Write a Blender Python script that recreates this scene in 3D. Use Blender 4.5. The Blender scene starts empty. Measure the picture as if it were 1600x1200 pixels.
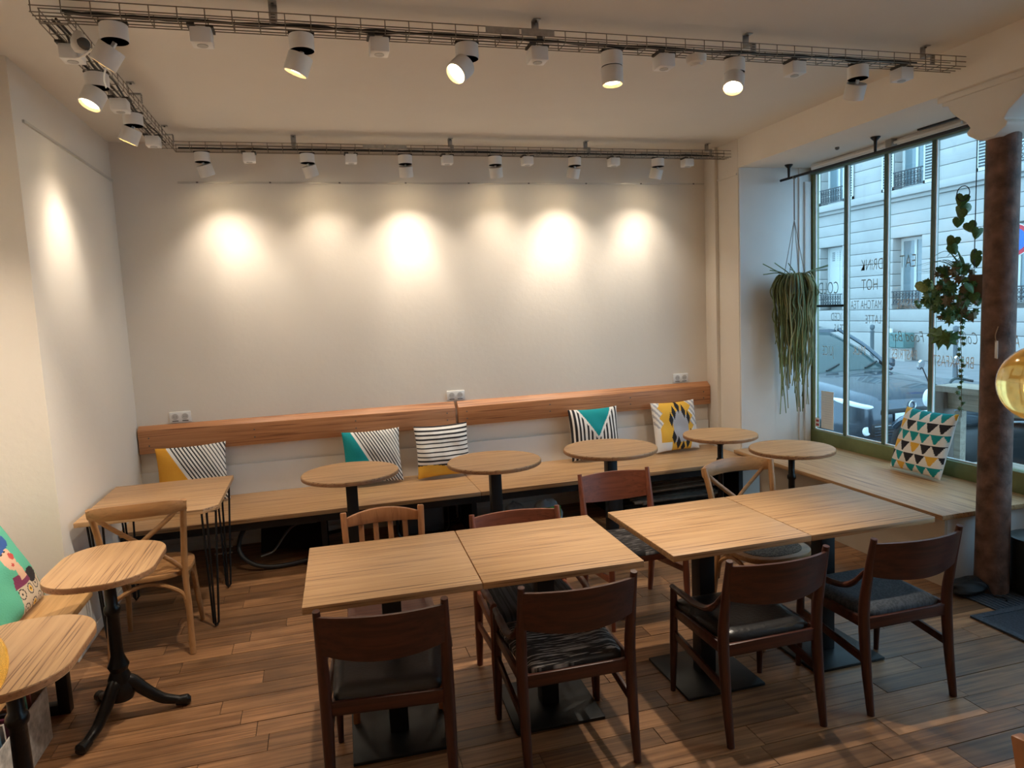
import bpy, bmesh, math, random
from mathutils import Vector, Matrix
random.seed(7)
sc = bpy.context.scene
COL = sc.collection
PI = math.pi

# ------------------------------------------------------------------ camera
FPX, YAW, PIT, ROL, CAMZ = 1096.57, .2678, -.1077, -.0456, 1.807
def cam_axes():
    cy, sy, cp, sp = math.cos(YAW), math.sin(YAW), math.cos(PIT), math.sin(PIT)
    f = Vector((sy*cp, cy*cp, sp)); r = Vector((cy, -sy, 0)); u = r.cross(f)
    cr, sr = math.cos(ROL), math.sin(ROL)
    return cr*r+sr*u, -sr*r+cr*u, f
r_, u_, f_ = cam_axes()
cd = bpy.data.cameras.new('camera'); cam = bpy.data.objects.new('camera', cd); COL.objects.link(cam)
cam.matrix_world = Matrix(((r_.x, u_.x, -f_.x, 0), (r_.y, u_.y, -f_.y, 0), (r_.z, u_.z, -f_.z, CAMZ), (0, 0, 0, 1)))
cd.sensor_fit = 'HORIZONTAL'; cd.sensor_width = 36; cd.lens = 36*FPX/1600; cd.clip_start = .05; cd.clip_end = 200
sc.camera = cam

# ------------------------------------------------------------------ sky, exposure
w = bpy.data.worlds.new('sky'); sc.world = w; w.use_nodes = True
bg = w.node_tree.nodes['Background']; bg.inputs[0].default_value = (.44, .74, 1.0, 1); bg.inputs[1].default_value = 2.4
vs = sc.view_settings; vs.view_transform = 'Standard'; vs.look = 'None'; vs.gamma = 1; vs.use_curve_mapping = False
vs.exposure = 0.75
WARM = (1.0, .87, .71)
P_BACK, P_FRONT, P_LEFT, P_FILL = 17, 86, 17, 32

# ------------------------------------------------------------------ materials
MATS = {}
def mat(name, col, rough=.6, metal=0, noise=0, nscale=8, bump=0, bscale=60, emit=None, estr=0, spec=.5, trans=0, coat=0):
    if name in MATS: return MATS[name]
    m = bpy.data.materials.new(name); m.use_nodes = True; nt = m.node_tree; b = nt.nodes['Principled BSDF']
    b.inputs['Base Color'].default_value = (*col, 1); b.inputs['Roughness'].default_value = rough; b.inputs['Metallic'].default_value = metal
    b.inputs['Specular IOR Level'].default_value = spec; b.inputs['Transmission Weight'].default_value = trans; b.inputs['Coat Weight'].default_value = coat
    if emit: b.inputs['Emission Color'].default_value = (*emit, 1); b.inputs['Emission Strength'].default_value = estr
    tc = nt.nodes.new('ShaderNodeTexCoord')
    if noise:
        n = nt.nodes.new('ShaderNodeTexNoise'); n.inputs['Scale'].default_value = nscale; n.inputs['Detail'].default_value = 5
        nt.links.new(tc.outputs['Object'], n.inputs['Vector'])
        r = nt.nodes.new('ShaderNodeValToRGB'); r.color_ramp.elements[0].position = .3; r.color_ramp.elements[1].position = .7
        r.color_ramp.elements[0].color = (*[c*(1-noise) for c in col], 1); r.color_ramp.elements[1].color = (*[min(1, c*(1+noise)) for c in col], 1)
        nt.links.new(n.outputs['Fac'], r.inputs[0]); nt.links.new(r.outputs[0], b.inputs['Base Color'])
    if bump:
        n = nt.nodes.new('ShaderNodeTexNoise'); n.inputs['Scale'].default_value = bscale; n.inputs['Detail'].default_value = 4
        nt.links.new(tc.outputs['Object'], n.inputs['Vector'])
        bp = nt.nodes.new('ShaderNodeBump'); bp.inputs['Strength'].default_value = bump; bp.inputs['Distance'].default_value = .01
        nt.links.new(n.outputs['Fac'], bp.inputs['Height']); nt.links.new(bp.outputs[0], b.inputs['Normal'])
    MATS[name] = m; return m
def wood(name, c1, c2, streak=(0, 0, 0), along='X', fine=70, sfac=.0, rough=.5, world=False, rnd=0, coat=0):
    """long-grained wood; c1..c2 fine grain, dark pores of colour streak"""
    if name in MATS: return MATS[name]
    m = bpy.data.materials.new(name); m.use_nodes = True; nt = m.node_tree; b = nt.nodes['Principled BSDF']; L = nt.links.new
    b.inputs['Roughness'].default_value = rough; b.inputs['Coat Weight'].default_value = coat
    if world: vec = nt.nodes.new('ShaderNodeNewGeometry').outputs['Position']
    else: vec = nt.nodes.new('ShaderNodeTexCoord').outputs['Object']
    oi = nt.nodes.new('ShaderNodeObjectInfo')
    if rnd:
        ad = nt.nodes.new('ShaderNodeVectorMath'); ad.operation = 'ADD'; L(vec, ad.inputs[0])
        cm = nt.nodes.new('ShaderNodeVectorMath'); cm.operation = 'SCALE'; cm.inputs[0].default_value = (37, 11, 5); L(oi.outputs['Random'], cm.inputs['Scale'])
        L(cm.outputs[0], ad.inputs[1]); vec = ad.outputs[0]
    def stretched(k, s_along, detail=4, dist=0):
        mp = nt.nodes.new('ShaderNodeMapping'); L(vec, mp.inputs[0])
        mp.inputs['Scale'].default_value = [s_along if 'XYZ'[i] == along else k for i in range(3)]
        n = nt.nodes.new('ShaderNodeTexNoise'); n.inputs['Scale'].default_value = 1; n.inputs['Detail'].default_value = detail; n.inputs['Distortion'].default_value = dist
        L(mp.outputs[0], n.inputs['Vector']); return n.outputs['Fac']
    g = stretched(fine, 2.0, 5, .3)
    r = nt.nodes.new('ShaderNodeValToRGB'); r.color_ramp.elements[0].position = .32; r.color_ramp.elements[1].position = .68
    r.color_ramp.elements[0].color = (*c1, 1); r.color_ramp.elements[1].color = (*c2, 1); L(g, r.inputs[0]); colr = r.outputs[0]
    if sfac:
        s = stretched(fine*2.3, 1.6, 2)
        rs = nt.nodes.new('ShaderNodeValToRGB'); rs.color_ramp.elements[0].position = .57; rs.color_ramp.elements[1].position = .66
        rs.color_ramp.elements[0].color = (0, 0, 0, 1); rs.color_ramp.elements[1].color = (sfac, sfac, sfac, 1); L(s, rs.inputs[0])
        mx = nt.nodes.new('ShaderNodeMix'); mx.data_type = 'RGBA'; L(rs.outputs[0], mx.inputs[0]); L(colr, mx.inputs[6]); mx.inputs[7].default_value = (*streak, 1); colr = mx.outputs[2]
    if rnd:
        hsv = nt.nodes.new('ShaderNodeHueSaturation'); L(colr, hsv.inputs['Color'])
        mr = nt.nodes.new('ShaderNodeMapRange'); mr.inputs[3].default_value = 1-rnd; mr.inputs[4].default_value = 1+rnd; L(oi.outputs['Random'], mr.inputs[0]); L(mr.outputs[0], hsv.inputs['Value'])
        colr = hsv.outputs[0]
        big = nt.nodes.new('ShaderNodeTexNoise'); big.inputs['Scale'].default_value = 4; big.inputs['Detail'].default_value = 6; L(vec, big.inputs['Vector'])
        rb = nt.nodes.new('ShaderNodeValToRGB'); rb.color_ramp.elements[0].position = .3; rb.color_ramp.elements[0].color = (.55, .55, .55, 1); rb.color_ramp.elements[1].position = .6; L(big.outputs['Fac'], rb.inputs[0])
        mu = nt.nodes.new('ShaderNodeMix'); mu.data_type = 'RGBA'; mu.blend_type = 'MULTIPLY'; mu.inputs[0].default_value = .8; L(colr, mu.inputs[6]); L(rb.outputs[0], mu.inputs[7]); colr = mu.outputs[2]
    L(colr, b.inputs['Base Color'])
    bp = nt.nodes.new('ShaderNodeBump'); bp.inputs['Strength'].default_value = .15; bp.inputs['Distance'].default_value = .003; L(g, bp.inputs['Height']); L(bp.outputs[0], b.inputs['Normal'])
    MATS[name] = m; return m
def glass(name, tint=(1, 1, 1), refl=1.0):
    if name in MATS: return MATS[name]
    m = bpy.data.materials.new(name); m.use_nodes = True; nt = m.node_tree; nt.nodes.remove(nt.nodes['Principled BSDF']); L = nt.links.new
    o = nt.nodes['Material Output']; t = nt.nodes.new('ShaderNodeBsdfTransparent'); t.inputs[0].default_value = (*tint, 1)
    g = nt.nodes.new('ShaderNodeBsdfGlossy'); g.inputs['Roughness'].default_value = .02
    fr = nt.nodes.new('ShaderNodeLayerWeight'); fr.inputs[0].default_value = .5
    pw = nt.nodes.new('ShaderNodeMath'); pw.operation = 'POWER'; pw.inputs[1].default_value = 4; L(fr.outputs['Facing'], pw.inputs[0])
    mu = nt.nodes.new('ShaderNodeMath'); mu.operation = 'MULTIPLY_ADD'; mu.inputs[1].default_value = refl; mu.inputs[2].default_value = .025; L(pw.outputs[0], mu.inputs[0])
    mx = nt.nodes.new('ShaderNodeMixShader'); L(mu.outputs[0], mx.inputs[0]); L(t.outputs[0], mx.inputs[1]); L(g.outputs[0], mx.inputs[2]); L(mx.outputs[0], o.inputs[0])
    MATS[name] = m; return m
def weave(name, c1, c2, sx, sy, soft=.5, rough=.9):
    """streaky two-colour fabric: noise stretched along X"""
    if name in MATS: return MATS[name]
    m = bpy.data.materials.new(name); m.use_nodes = True; nt = m.node_tree; b = nt.nodes['Principled BSDF']; L = nt.links.new; b.inputs['Roughness'].default_value = rough
    tc = nt.nodes.new('ShaderNodeTexCoord'); mp = nt.nodes.new('ShaderNodeMapping'); mp.inputs['Scale'].default_value = (sx, sy, 1); L(tc.outputs['Object'], mp.inputs[0])
    n = nt.nodes.new('ShaderNodeTexNoise'); n.inputs['Scale'].default_value = 1; n.inputs['Detail'].default_value = 2; L(mp.outputs[0], n.inputs['Vector'])
    r = nt.nodes.new('ShaderNodeValToRGB'); r.color_ramp.elements[0].position = soft-.04; r.color_ramp.elements[1].position = soft+.04
    r.color_ramp.elements[0].color = (*c1, 1); r.color_ramp.elements[1].color = (*c2, 1); L(n.outputs['Fac'], r.inputs[0]); L(r.outputs[0], b.inputs['Base Color'])
    MATS[name] = m; return m

M_WALL = mat('plaster_cream', (.79, .735, .66), .85, noise=.02, nscale=2, bump=.12, bscale=25)
M_CEIL = mat('ceiling_paint', (.76, .715, .65), .85, noise=.02, nscale=2, bump=.1, bscale=18)
M_WHITE = mat('white_paint', (.78, .78, .77), .6, noise=.02, nscale=5)
M_PANEL = mat('painted_panel', (.74, .71, .66), .7, noise=.03, nscale=3)
M_TOP = wood('striped_oak', (.43, .245, .115), (.55, .335, .165), (.15, .065, .028), 'X', 48, .85, .42)
M_TOPY = wood('striped_oak_lengthwise', (.43, .245, .115), (.55, .335, .165), (.15, .065, .028), 'Y', 48, .85, .42)
M_EDGE = wood('ply_edge', (.30, .14, .06), (.42, .21, .10), (.12, .05, .02), 'X', 60, .6, .5)
M_RAIL = wood('orange_pine', (.42, .175, .07), (.55, .25, .11), (.16, .05, .02), 'X', 50, .8, .45)
M_FLOOR = wood('floor_oak', (.185, .083, .034), (.38, .195, .088), (.05, .022, .010), 'X', 42, .5, .42, world=True, rnd=.4)
M_SUB = mat('floor_joint', (.03, .018, .01), .9)
M_TEAK = wood('dark_teak', (.036, .010, .006), (.080, .022, .012), (.02, .006, .004), 'X', 40, .4, .38)
M_TEAKZ = wood('dark_teak_upright', (.036, .010, .006), (.080, .022, .012), (.02, .006, .004), 'Z', 40, .4, .38)
M_CHERRY = wood('red_cherry', (.17, .045, .022), (.26, .075, .036), (.07, .02, .01), 'X', 40, .4, .38)
M_CHERRYZ = wood('red_cherry_upright', (.17, .045, .022), (.26, .075, .036), (.07, .02, .01), 'Z', 40, .4, .38)
M_BEECH = wood('honey_beech', (.33, .16, .06), (.46, .235, .095), (.15, .06, .02), 'X', 35, .3, .4)
M_BEECHZ = wood('honey_beech_upright', (.33, .16, .06), (.46, .235, .095), (.15, .06, .02), 'Z', 35, .3, .4)
M_ORANGE = wood('bistro_beech', (.33, .13, .05), (.46, .20, .08), (.15, .05, .02), 'Z', 35, .3, .4)
M_BLACK = mat('black_steel', (.012, .012, .013), .45, .3, noise=.2, nscale=12)
M_BASE = mat('black_plate', (.018, .02, .021), .4, .4, noise=.25, nscale=9)
M_IRON = mat('cast_iron', (.014, .013, .013), .35, .5, bump=.3, bscale=30)
M_WIRE = mat('zinc_wire', (.23, .20, .165), .42, .8)
M_ZINC = mat('zinc_bracket', (.42, .41, .39), .4, .8, noise=.15, nscale=40)
M_CABLE = mat('black_cable', (.015, .014, .014), .5)
M_LAMP = mat('lamp_white', (.80, .78, .75), .4)
M_LAMPIN = mat('lamp_dark', (.05, .045, .04), .6)
M_GOLD = mat('lamp_trim', (.75, .55, .28), .3, .7)
M_BULB = mat('lamp_glow', (1, .9, .7), .4, emit=(1, .86, .62), estr=22)
M_OFF = mat('lamp_lens_off', (.35, .33, .3), .3)
M_PLASTIC = mat('white_plastic', (.82, .81, .79), .35)
M_SLOT = mat('socket_slot', (.12, .11, .10), .5)
M_GREEN = mat('olive_frame', (.16, .19, .075), .45, noise=.12, nscale=10)
M_GREENT = mat('green_mullion', (.10, .15, .10), .45, noise=.1, nscale=10)
M_GLASS = glass('window_glass', (.93, .97, .98), .9)
M_RUST = mat('rusty_brown', (.15, .080, .058), .7, noise=.6, nscale=11, bump=.5, bscale=30)
M_PAPER = mat('paper', (.82, .82, .80), .8)

# ------------------------------------------------------------------ mesh helpers
class MB:
    def __init__(s): s.v = []; s.f = []; s.m = []
    def add(s, vs, fs, mi=0):
        o = len(s.v); s.v += [tuple(p) for p in vs]; s.f += [tuple(i+o for i in f) for f in fs]; s.m += [mi]*len(fs); return s
    def box(s, x0, x1, y0, y1, z0, z1, mi=0):
        return s.add([(x0, y0, z0), (x1, y0, z0), (x1, y1, z0), (x0, y1, z0), (x0, y0, z1), (x1, y0, z1), (x1, y1, z1), (x0, y1, z1)],
                     [(3, 2, 1, 0), (4, 5, 6, 7), (0, 1, 5, 4), (1, 2, 6, 5), (2, 3, 7, 6), (3, 0, 4, 7)], mi)
    def bar(s, a, b, wx, wy=None, up=(0, 0, 1), mi=0):
        """square-section bar from a to b"""
        wy = wy or wx; a = Vector(a); b = Vector(b); t = (b-a).normalized(); u = Vector(up)
        if abs(t.dot(u)) > .95: u = Vector((0, 1, 0))
        x = t.cross(u).normalized(); y = x.cross(t)
        vs = [p+x*sx*wx/2+y*sy*wy/2 for p in (a, b) for sx, sy in ((-1, -1), (1, -1), (1, 1), (-1, 1))]
        return s.add(vs, [(0, 1, 2, 3), (7, 6, 5, 4), (0, 4, 5, 1), (1, 5, 6, 2), (2, 6, 7, 3), (3, 7, 4, 0)], mi)
    def tube(s, pts, r, n=8, closed=False, flat=1.0, up=None, mi=0):
        P = [Vector(p) for p in pts]; k = len(P); R = r if isinstance(r, (list, tuple)) else [r]*k; vs = []; px = None
        for i in range(k):
            a = P[i-1] if (i > 0 or closed) else P[i]; b = P[(i+1) % k] if (i < k-1 or closed) else P[i]
            t = (b-a); t = t.normalized() if t.length > 1e-9 else Vector((0, 0, 1))
            if px is None:
                q = Vector(up) if up else (Vector((0, 0, 1)) if abs(t.z) < .9 else Vector((1, 0, 0)))
            else: q = px
            x = (q-t*q.dot(t)); x = x.normalized() if x.length > 1e-6 else t.orthogonal().normalized(); px = x; y = t.cross(x)
            vs += [P[i]+(x*math.cos(2*PI*j/n)*flat+y*math.sin(2*PI*j/n))*R[i] for j in range(n)]
        fs = [(i*n+j, i*n+(j+1) % n, ((i+1) % k)*n+(j+1) % n, ((i+1) % k)*n+j) for i in range(k if closed else k-1) for j in range(n)]
        if not closed: fs += [tuple(range(n-1, -1, -1)), tuple(range((k-1)*n, k*n))]
        return s.add(vs, fs, mi)
    def lathe(s, prof, n=24, c=(0, 0, 0), mi=0, caps=True):
        vs = [(c[0]+r*math.cos(2*PI*j/n), c[1]+r*math.sin(2*PI*j/n), c[2]+z) for r, z in prof for j in range(n)]; k = len(prof)
        fs = [(i*n+j, i*n+(j+1) % n, (i+1)*n+(j+1) % n, (i+1)*n+j) for i in range(k-1) for j in range(n)]
        if caps and prof[0][0] > 1e-6: fs.append(tuple(range(n-1, -1, -1)))
        if caps and prof[-1][0] > 1e-6: fs.append(tuple(range((k-1)*n, k*n)))
        return s.add(vs, fs, mi)
    def prism(s, poly, a, b, axis='z', mi=0):
        n = len(poly)
        def P(p, h): return (p[0], p[1], h) if axis == 'z' else ((h, p[0], p[1]) if axis == 'x' else (p[0], h, p[1]))
        return s.add([P(p, a) for p in poly]+[P(p, b) for p in poly],
                     [tuple(range(n-1, -1, -1)), tuple(range(n, 2*n))]+[(i, (i+1) % n, (i+1) % n+n, i+n) for i in range(n)], mi)
    def grid(s, fn, nu, nv, mi=None, wrap=False):
        vs = [fn(i/nu, j/nv) for i in range(nu+1) for j in range(nv+1)]; o = len(s.v); s.v += [tuple(p) for p in vs]
        for i in range(nu):
            for j in range(nv):
                a = i*(nv+1)+j; s.f.append((o+a, o+a+nv+1, o+a+nv+2, o+a+1)); s.m.append(mi((i+.5)/nu, (j+.5)/nv) if callable(mi) else (mi or 0))
        return s
    def mesh(s, name, mats, bevel=0, seg=2, ang=40, weld=False):
        me = bpy.data.meshes.new(name); me.from_pydata(s.v, [], s.f)
        mats = mats if isinstance(mats, (list, tuple)) else [mats]
        for m in mats: me.materials.append(m)
        me.polygons.foreach_set('material_index', s.m)
        bm = bmesh.new(); bm.from_mesh(me)
        if weld: bmesh.ops.remove_doubles(bm, verts=bm.verts, dist=1e-5)
        bmesh.ops.recalc_face_normals(bm, faces=bm.faces)
        if bevel:
            es = [e for e in bm.edges if len(e.link_faces) == 2 and e.calc_face_angle(0) > math.radians(35)]
            bmesh.ops.bevel(bm, geom=es, offset=bevel, segments=seg, affect='EDGES', profile=.5, clamp_overlap=True)
        bm.to_mesh(me); bm.free()
        me.shade_smooth(); me.set_sharp_from_angle(angle=math.radians(ang)); return me
    def build(s, name, mats, parent=None, bevel=0, loc=None, rot=None, **k):
        return link(name, s.mesh(name, mats, bevel, **k), parent, loc, rot)
def link(name, me, parent=None, loc=None, rot=None, scale=None):
    o = bpy.data.objects.new(name, me); COL.objects.link(o)
    if parent: o.parent = parent
    if loc: o.location = loc
    if rot: o.rotation_euler = rot
    if scale: o.scale = scale
    return o
def tag(o, label, cat, group=None):
    o['label'] = label; o['category'] = cat
    if group: o['group'] = group
    return o
def thing(name, label, cat, loc=(0, 0, 0), rz=0, group=None):
    o = bpy.data.objects.new(name, None); COL.objects.link(o); o.location = loc; o.rotation_euler = (0, 0, rz); o.empty_display_size = .1
    return tag(o, label, cat, group)
def struct(o): o['kind'] = 'structure'; return o
def sroot(name, loc=(0, 0, 0)):
    o = bpy.data.objects.new(name, None); COL.objects.link(o); o.location = loc; return struct(o)
def copy_tree(o, parent=None):
    c = o.copy(); COL.objects.link(c); c.parent = parent
    for ch in list(o.children): copy_tree(ch, c)
    return c
def arc(c, r, a0, a1, n, pl='xz'):
    out = []
    for i in range(n+1):
        a = a0+(a1-a0)*i/n; u, v = r*math.cos(a), r*math.sin(a)
        out.append((c[0]+u, c[1], c[2]+v) if pl == 'xz' else ((c[0]+u, c[1]+v, c[2]) if pl == 'xy' else (c[0], c[1]+u, c[2]+v)))
    return out
def bez(p, n=10):
    """smooth curve through points (Catmull-Rom)"""
    P = [Vector(q) for q in p]; P = [P[0]*2-P[1]]+P+[P[-1]*2-P[-2]]; out = []
    for i in range(1, len(P)-2):
        a, b, c, d = P[i-1:i+3]
        for k in range(n):
            t = k/n; out.append(.5*((2*b)+(c-a)*t+(2*a-5*b+4*c-d)*t*t+(3*b-a-3*c+d)*t**3))
    out.append(P[-2]); return out

# ------------------------------------------------------------------ room shell
XL, XR, YB, ZC = -1.38, 3.60, 5.94, 3.16
XN, YN, XW, ZS = -1.75, 4.15, 4.36, 2.92        # recess of the left wall, niche end, window plane, soffit height
YF = -3.2
struct(MB().box(XL-.05, XR+.3, YB, YB+.25, 0, 3.5).build('wall_back', M_WALL))
wl = struct(MB().box(XL-.6, XL, YN, YB, 0, 3.5).build('wall_left', M_WALL))
struct(MB().box(XN-.25, XN, YF, YN, 0, 3.5).build('wall_left_recess', M_WALL))
struct(MB().box(XR, XW+.02, 5.45, YB, 0, 3.5).build('wall_right', M_WALL))
struct(MB().box(XW-.1, XW+.3, YF, .6, 0, 2.92).build('wall_right_front', M_WALL))
struct(MB().box(XN-.25, XW+.3, YF-.25, YF, 0, 3.5).build('wall_front', M_WALL))
struct(MB().box(XN-.25, XR+.02, YF, YB, ZC, ZC+.3).build('ceiling', M_CEIL))
struct(MB().box(XR, XW+.3, YF, 5.45, ZS, 3.5).build('trim_1', M_WALL, bevel=.004))                     # beam over the window niche
struct(MB().box(XR-.035, XR, 5.76, YB, 0, ZC).build('trim_2', M_WALL, bevel=.004))                      # corner casing
# white lining of the niche end
struct(MB().box(XR+.004, XW-.03, 5.435, 5.45, .46, ZS).box(XW-.16, XW-.14, 5.425, 5.436, .46, ZS).box(XW-.10, XW-.04, 5.42, 5.436, .46, ZS-.12).build('trim_3', M_WHITE, bevel=.002))
pr1 = struct(MB().box(-.93, XR-.04, YB-.012, YB, 2.862, 2.876).build('trim_4', mat('picture_rail', (.62, .58, .52), .4, .3)))
for k in range(9): MB().box(-.8+k*.53, -.785+k*.53, YB-.016, YB-.011, 2.864, 2.874).build('rail_clip', M_SLOT, pr1)
struct(MB().box(XL, XL+.012, YN+.12, YB-.02, 2.872, 2.886).build('trim_5', MATS['picture_rail']))
struct(MB().box(XR-.012, XR, 5.46, 5.76, 2.862, 2.876).build('trim_6', M_WALL))
struct(MB().box(XL, XL+.012, YN, YB, 0, .07).build('baseboard_left', M_WALL, bevel=.003))
struct(MB().box(XL, XR, YB-.012, YB, 0, .07).build('baseboard_back', M_WALL, bevel=.003))
# floor: planks as parts, what lies out of view joined
fl = struct(MB().box(XN-.2, XW+.2, YF, YB+.1, -.12, -.006).build('floor', M_SUB))
pm = MB().box(0, 1, 0, 1, -.02, 0).mesh('plank', M_FLOOR)
rest = MB(); y = YF; row = 0; rnd = random.Random(3); cnt = 0
while y < YB:
    wd = rnd.choice((.118, .128, .138)); x = XN-.2-rnd.random()*.8
    while x < XW:
        ln = rnd.uniform(.42, 1.05); x0, x1 = max(x, XN-.2), min(x+ln, XW+.1)
        if x1-x0 > .02:
            vis = y > 1.85 and y < 5.05 and (x1 > -1.4-.0) and x0 < min(3.65, .95*y+1.2) and x1 > -.42*y+.2
            jz = rnd.uniform(-.0012, .0006)
            if vis and cnt < 298:
                link('plank', pm, fl, (x0+.0015, y+.0016, jz), None, (x1-x0-.003, wd-.0032, 1)); cnt += 1
            else: rest.box(x0+.0012, x1-.0012, y+.0012, y+wd-.0012, -.02, jz)
        x += ln
    y += wd; row += 1
ro = rest.build('planks', M_FLOOR, fl); ro['kind'] = 'stuff'
# backrest rail boards along the back wall
def rail_board(x0, x1, label, ch0, ch1):
    t = thing('backrest_board', label, 'backrest board', (0, YB-.002, 0), 0, 'backrest boards on the back wall')
    zt, zb, d = 1.03, .815, -.062
    def sec(x, c, e): return [(x, 0, zb), (x, d, zb+.004), (x+e, d, zt-c), (x+e*1.0, -.012, zt), (x, 0, zt)]
    a, b = sec(x0, ch0, .0), sec(x1, ch1, .0)
    MB().add(a+b, [(4, 3, 2, 1, 0), (5, 6, 7, 8, 9)]+[(i, (i+1) % 5, (i+1) % 5+5, i+5) for i in range(5)]).build('board', M_RAIL, t, bevel=.003)
    for fx in (.03, .34, .66, .97):
        for zz in (.88, .94):
            MB().lathe([(.006, 0), (.006, .003), (0, .004)], 8).build('screw', M_SLOT, t, loc=(x0+(x1-x0)*fx, d-.0005, zz), rot=(PI/2, 0, 0))
    return t
rail_board(XL+.01, 1.10, 'orange pine backrest board left of the middle wall socket', .03, .05)
rail_board(1.125, XR-.04, 'orange pine backrest board right of the middle wall socket', .05, .04)
MB().box(XL, XR-.04, YB-.022, YB-.012, .42, .66).build('seat_back_panel', M_WHITE)
sp = bpy.data.objects['seat_back_panel']; tag(sp, 'white painted panel low on the back wall behind the bench cushions', 'wall panel')

# ------------------------------------------------------------------ window wall
win = sroot('window_1', (XW, 0, 0))
F = MB()
def wbar(parent, name, y0, y1, z0, z1, m, d=.05, bevel=.004, x=0): return MB().box(x-d/2, x+d/2, y0, y1, z0, z1).build(name, m, parent, bevel=bevel)
YM = [5.445, 5.02, 4.59, 4.15, 3.71]
wbar(win, 'bottom_rail', 3.66, 5.449, .44, .575, M_GREEN, .07)
wbar(win, 'top_rail', 3.66, 5.449, 2.86, 2.92, M_GREENT, .07)
wbar(win, 'side_post', 5.40, 5.449, .575, 2.86, M_GREEN, .06)
wbar(win, 'side_post', 3.66, 3.735, .0, 2.86, M_GREEN, .07)
for ym in YM[1:4]: wbar(win, 'mullion', ym-.014, ym+.014, .575, 2.86, M_GREENT, .045, .003)
wbar(win, 'glazing_bar', 5.035, 5.40, 1.69, 1.71, M_BLACK, .03, .002)
for i in range(4):
    a, b = YM[i+1]+(.015 if i < 3 else .025), YM[i]-(.045 if i == 0 else .015)
    MB().box(-.003, .003, a, b, .576, 2.859).build('pane', M_GLASS, win)
    for ya, yb_ in ((a, a+.008), (b-.008, b)): MB().box(-.012, .004, ya, yb_, .577, 2.858).build('glazing_bead', M_WHITE, win)
    MB().box(-.012, .004, a+.008, b-.008, .577, .586).build('glazing_bead', M_WHITE, win)
win2 = sroot('window_2', (XW, 0, 0))
wbar(win2, 'bottom_rail', .6, 3.65, .40, .60, M_GREEN, .07); wbar(win2, 'top_rail', .6, 3.65, 2.86, 2.92, M_GREENT, .07)
wbar(win2, 'side_post', .6, .67, .6, 2.86, M_GREEN, .07); wbar(win2, 'side_post', 3.58, 3.65, .6, 2.86, M_GREEN, .07)
for ym in (1.6, 2.6): wbar(win2, 'mullion', ym-.02, ym+.02, .6, 2.86, M_GREENT, .045, .003)
for a, b in ((.67, 1.58), (1.62, 2.58), (2.62, 3.58)): MB().box(-.003, .003, a+.002, b-.002, .601, 2.859).build('pane', M_GLASS, win2)
MB().box(-.03, .03, .6, 3.65, 0, .40).build('sill_panel', M_PANEL, win2)
M_LETTER = mat('white_lettering', (.80, .86, .88), .6); M_LETTERD = mat('blue_grey_lettering', (.30, .42, .47), .6)
def text(body, y, z, h, sx, parent, m, x=-.0045, shear=0):
    cu = bpy.data.curves.new('t', 'FONT'); cu.body = body; cu.align_x = 'CENTER'; cu.align_y = 'CENTER'; cu.size = 1; cu.shear = shear; cu.offset = -.012
    to = bpy.data.objects.new('t', cu); COL.objects.link(to); dg = bpy.context.evaluated_depsgraph_get()
    me = bpy.data.meshes.new_from_object(to.evaluated_get(dg)); bpy.data.objects.remove(to); bpy.data.curves.remove(cu)
    # seen from inside the letters are reversed: text x runs towards +Y as seen from the street side
    for v in me.vertices: v.co = Vector((0, -v.co.x*h*sx*-1, v.co.y*h))
    me.materials.clear(); me.materials.append(m); me.name = 'lettering'
    return link('lettering', me, parent, (x, y, z))
for b, y, z, h, s, mm, sh in (('COLD', 5.24, 1.85, .15, .62, M_LETTERD, 0), ('ICED', 5.14, 1.60, .10, .6, M_LETTERD, 0), ('TEAS', 5.10, 1.50, .10, .6, M_LETTERD, 0), ('JUICE', 5.24, 1.30, .12, .5, M_LETTER, 0),
        ('DRiNK', 4.74, 2.02, .13, .62, M_LETTERD, 0), ('HOT', 4.76, 1.86, .13, .65, M_LETTERD, 0), ('MATCHA TEA', 4.80, 1.70, .10, .55, M_LETTERD, 0), ('LATTE', 4.72, 1.58, .10, .6, M_LETTERD, 0), ('MILK', 4.87, 1.32, .11, .6, M_LETTER, 0),
        ('EAT', 4.38, 2.02, .14, .65, M_LETTERD, 0), ('CUISINE', 4.37, 1.70, .11, .55, M_LETTER, 0), ('PASTRIES', 4.40, 1.31, .11, .55, M_LETTER, 0), ('Food Bar', 4.37, 1.45, .12, .7, M_LETTERD, .3),
        ('BRUNCH', 3.95, 1.70, .10, .6, M_LETTERD, 0), ('Coffee & Tea', 3.95, 1.45, .12, .55, M_LETTERD, .3), ('BREAKFAST', 3.97, 1.28, .12, .55, M_LETTER, 0)):
    text(b, y, z, h, s, win, mm, shear=sh)
text('A', 3.50, 1.44, .12, .6, win2, M_LETTER)
sheet = tag(MB().box(-.0015, .0015, 0, .155, 0, .34).build('notice_sheet', M_PAPER, loc=(XW-.008, 5.165, .60)), 'white printed notice sheet taped inside the lowest left window pane', 'notice')
MT = mat('notice_print', (.66, .67, .68), .8)
for k in range(13): MB().box(-.0022, -.0014, .015, .14-.03*((k*7) % 3)/2, .30-.021*k, .304-.021*k).build('printed_line', MT, sheet)
st = tag(MB().box(-.001, .001, 0, .05, 0, .085).build('window_sticker', M_PAPER, loc=(XW-.007, 5.345, .60)), 'small red and white sticker at the bottom left corner of the window', 'sticker')
for k in range(2): MB().box(-.0018, -.0009, .006, .044, .012+.036*k, .032+.036*k).build('printed_band', mat('sticker_red', (.45, .06, .06), .6), st)
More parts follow.
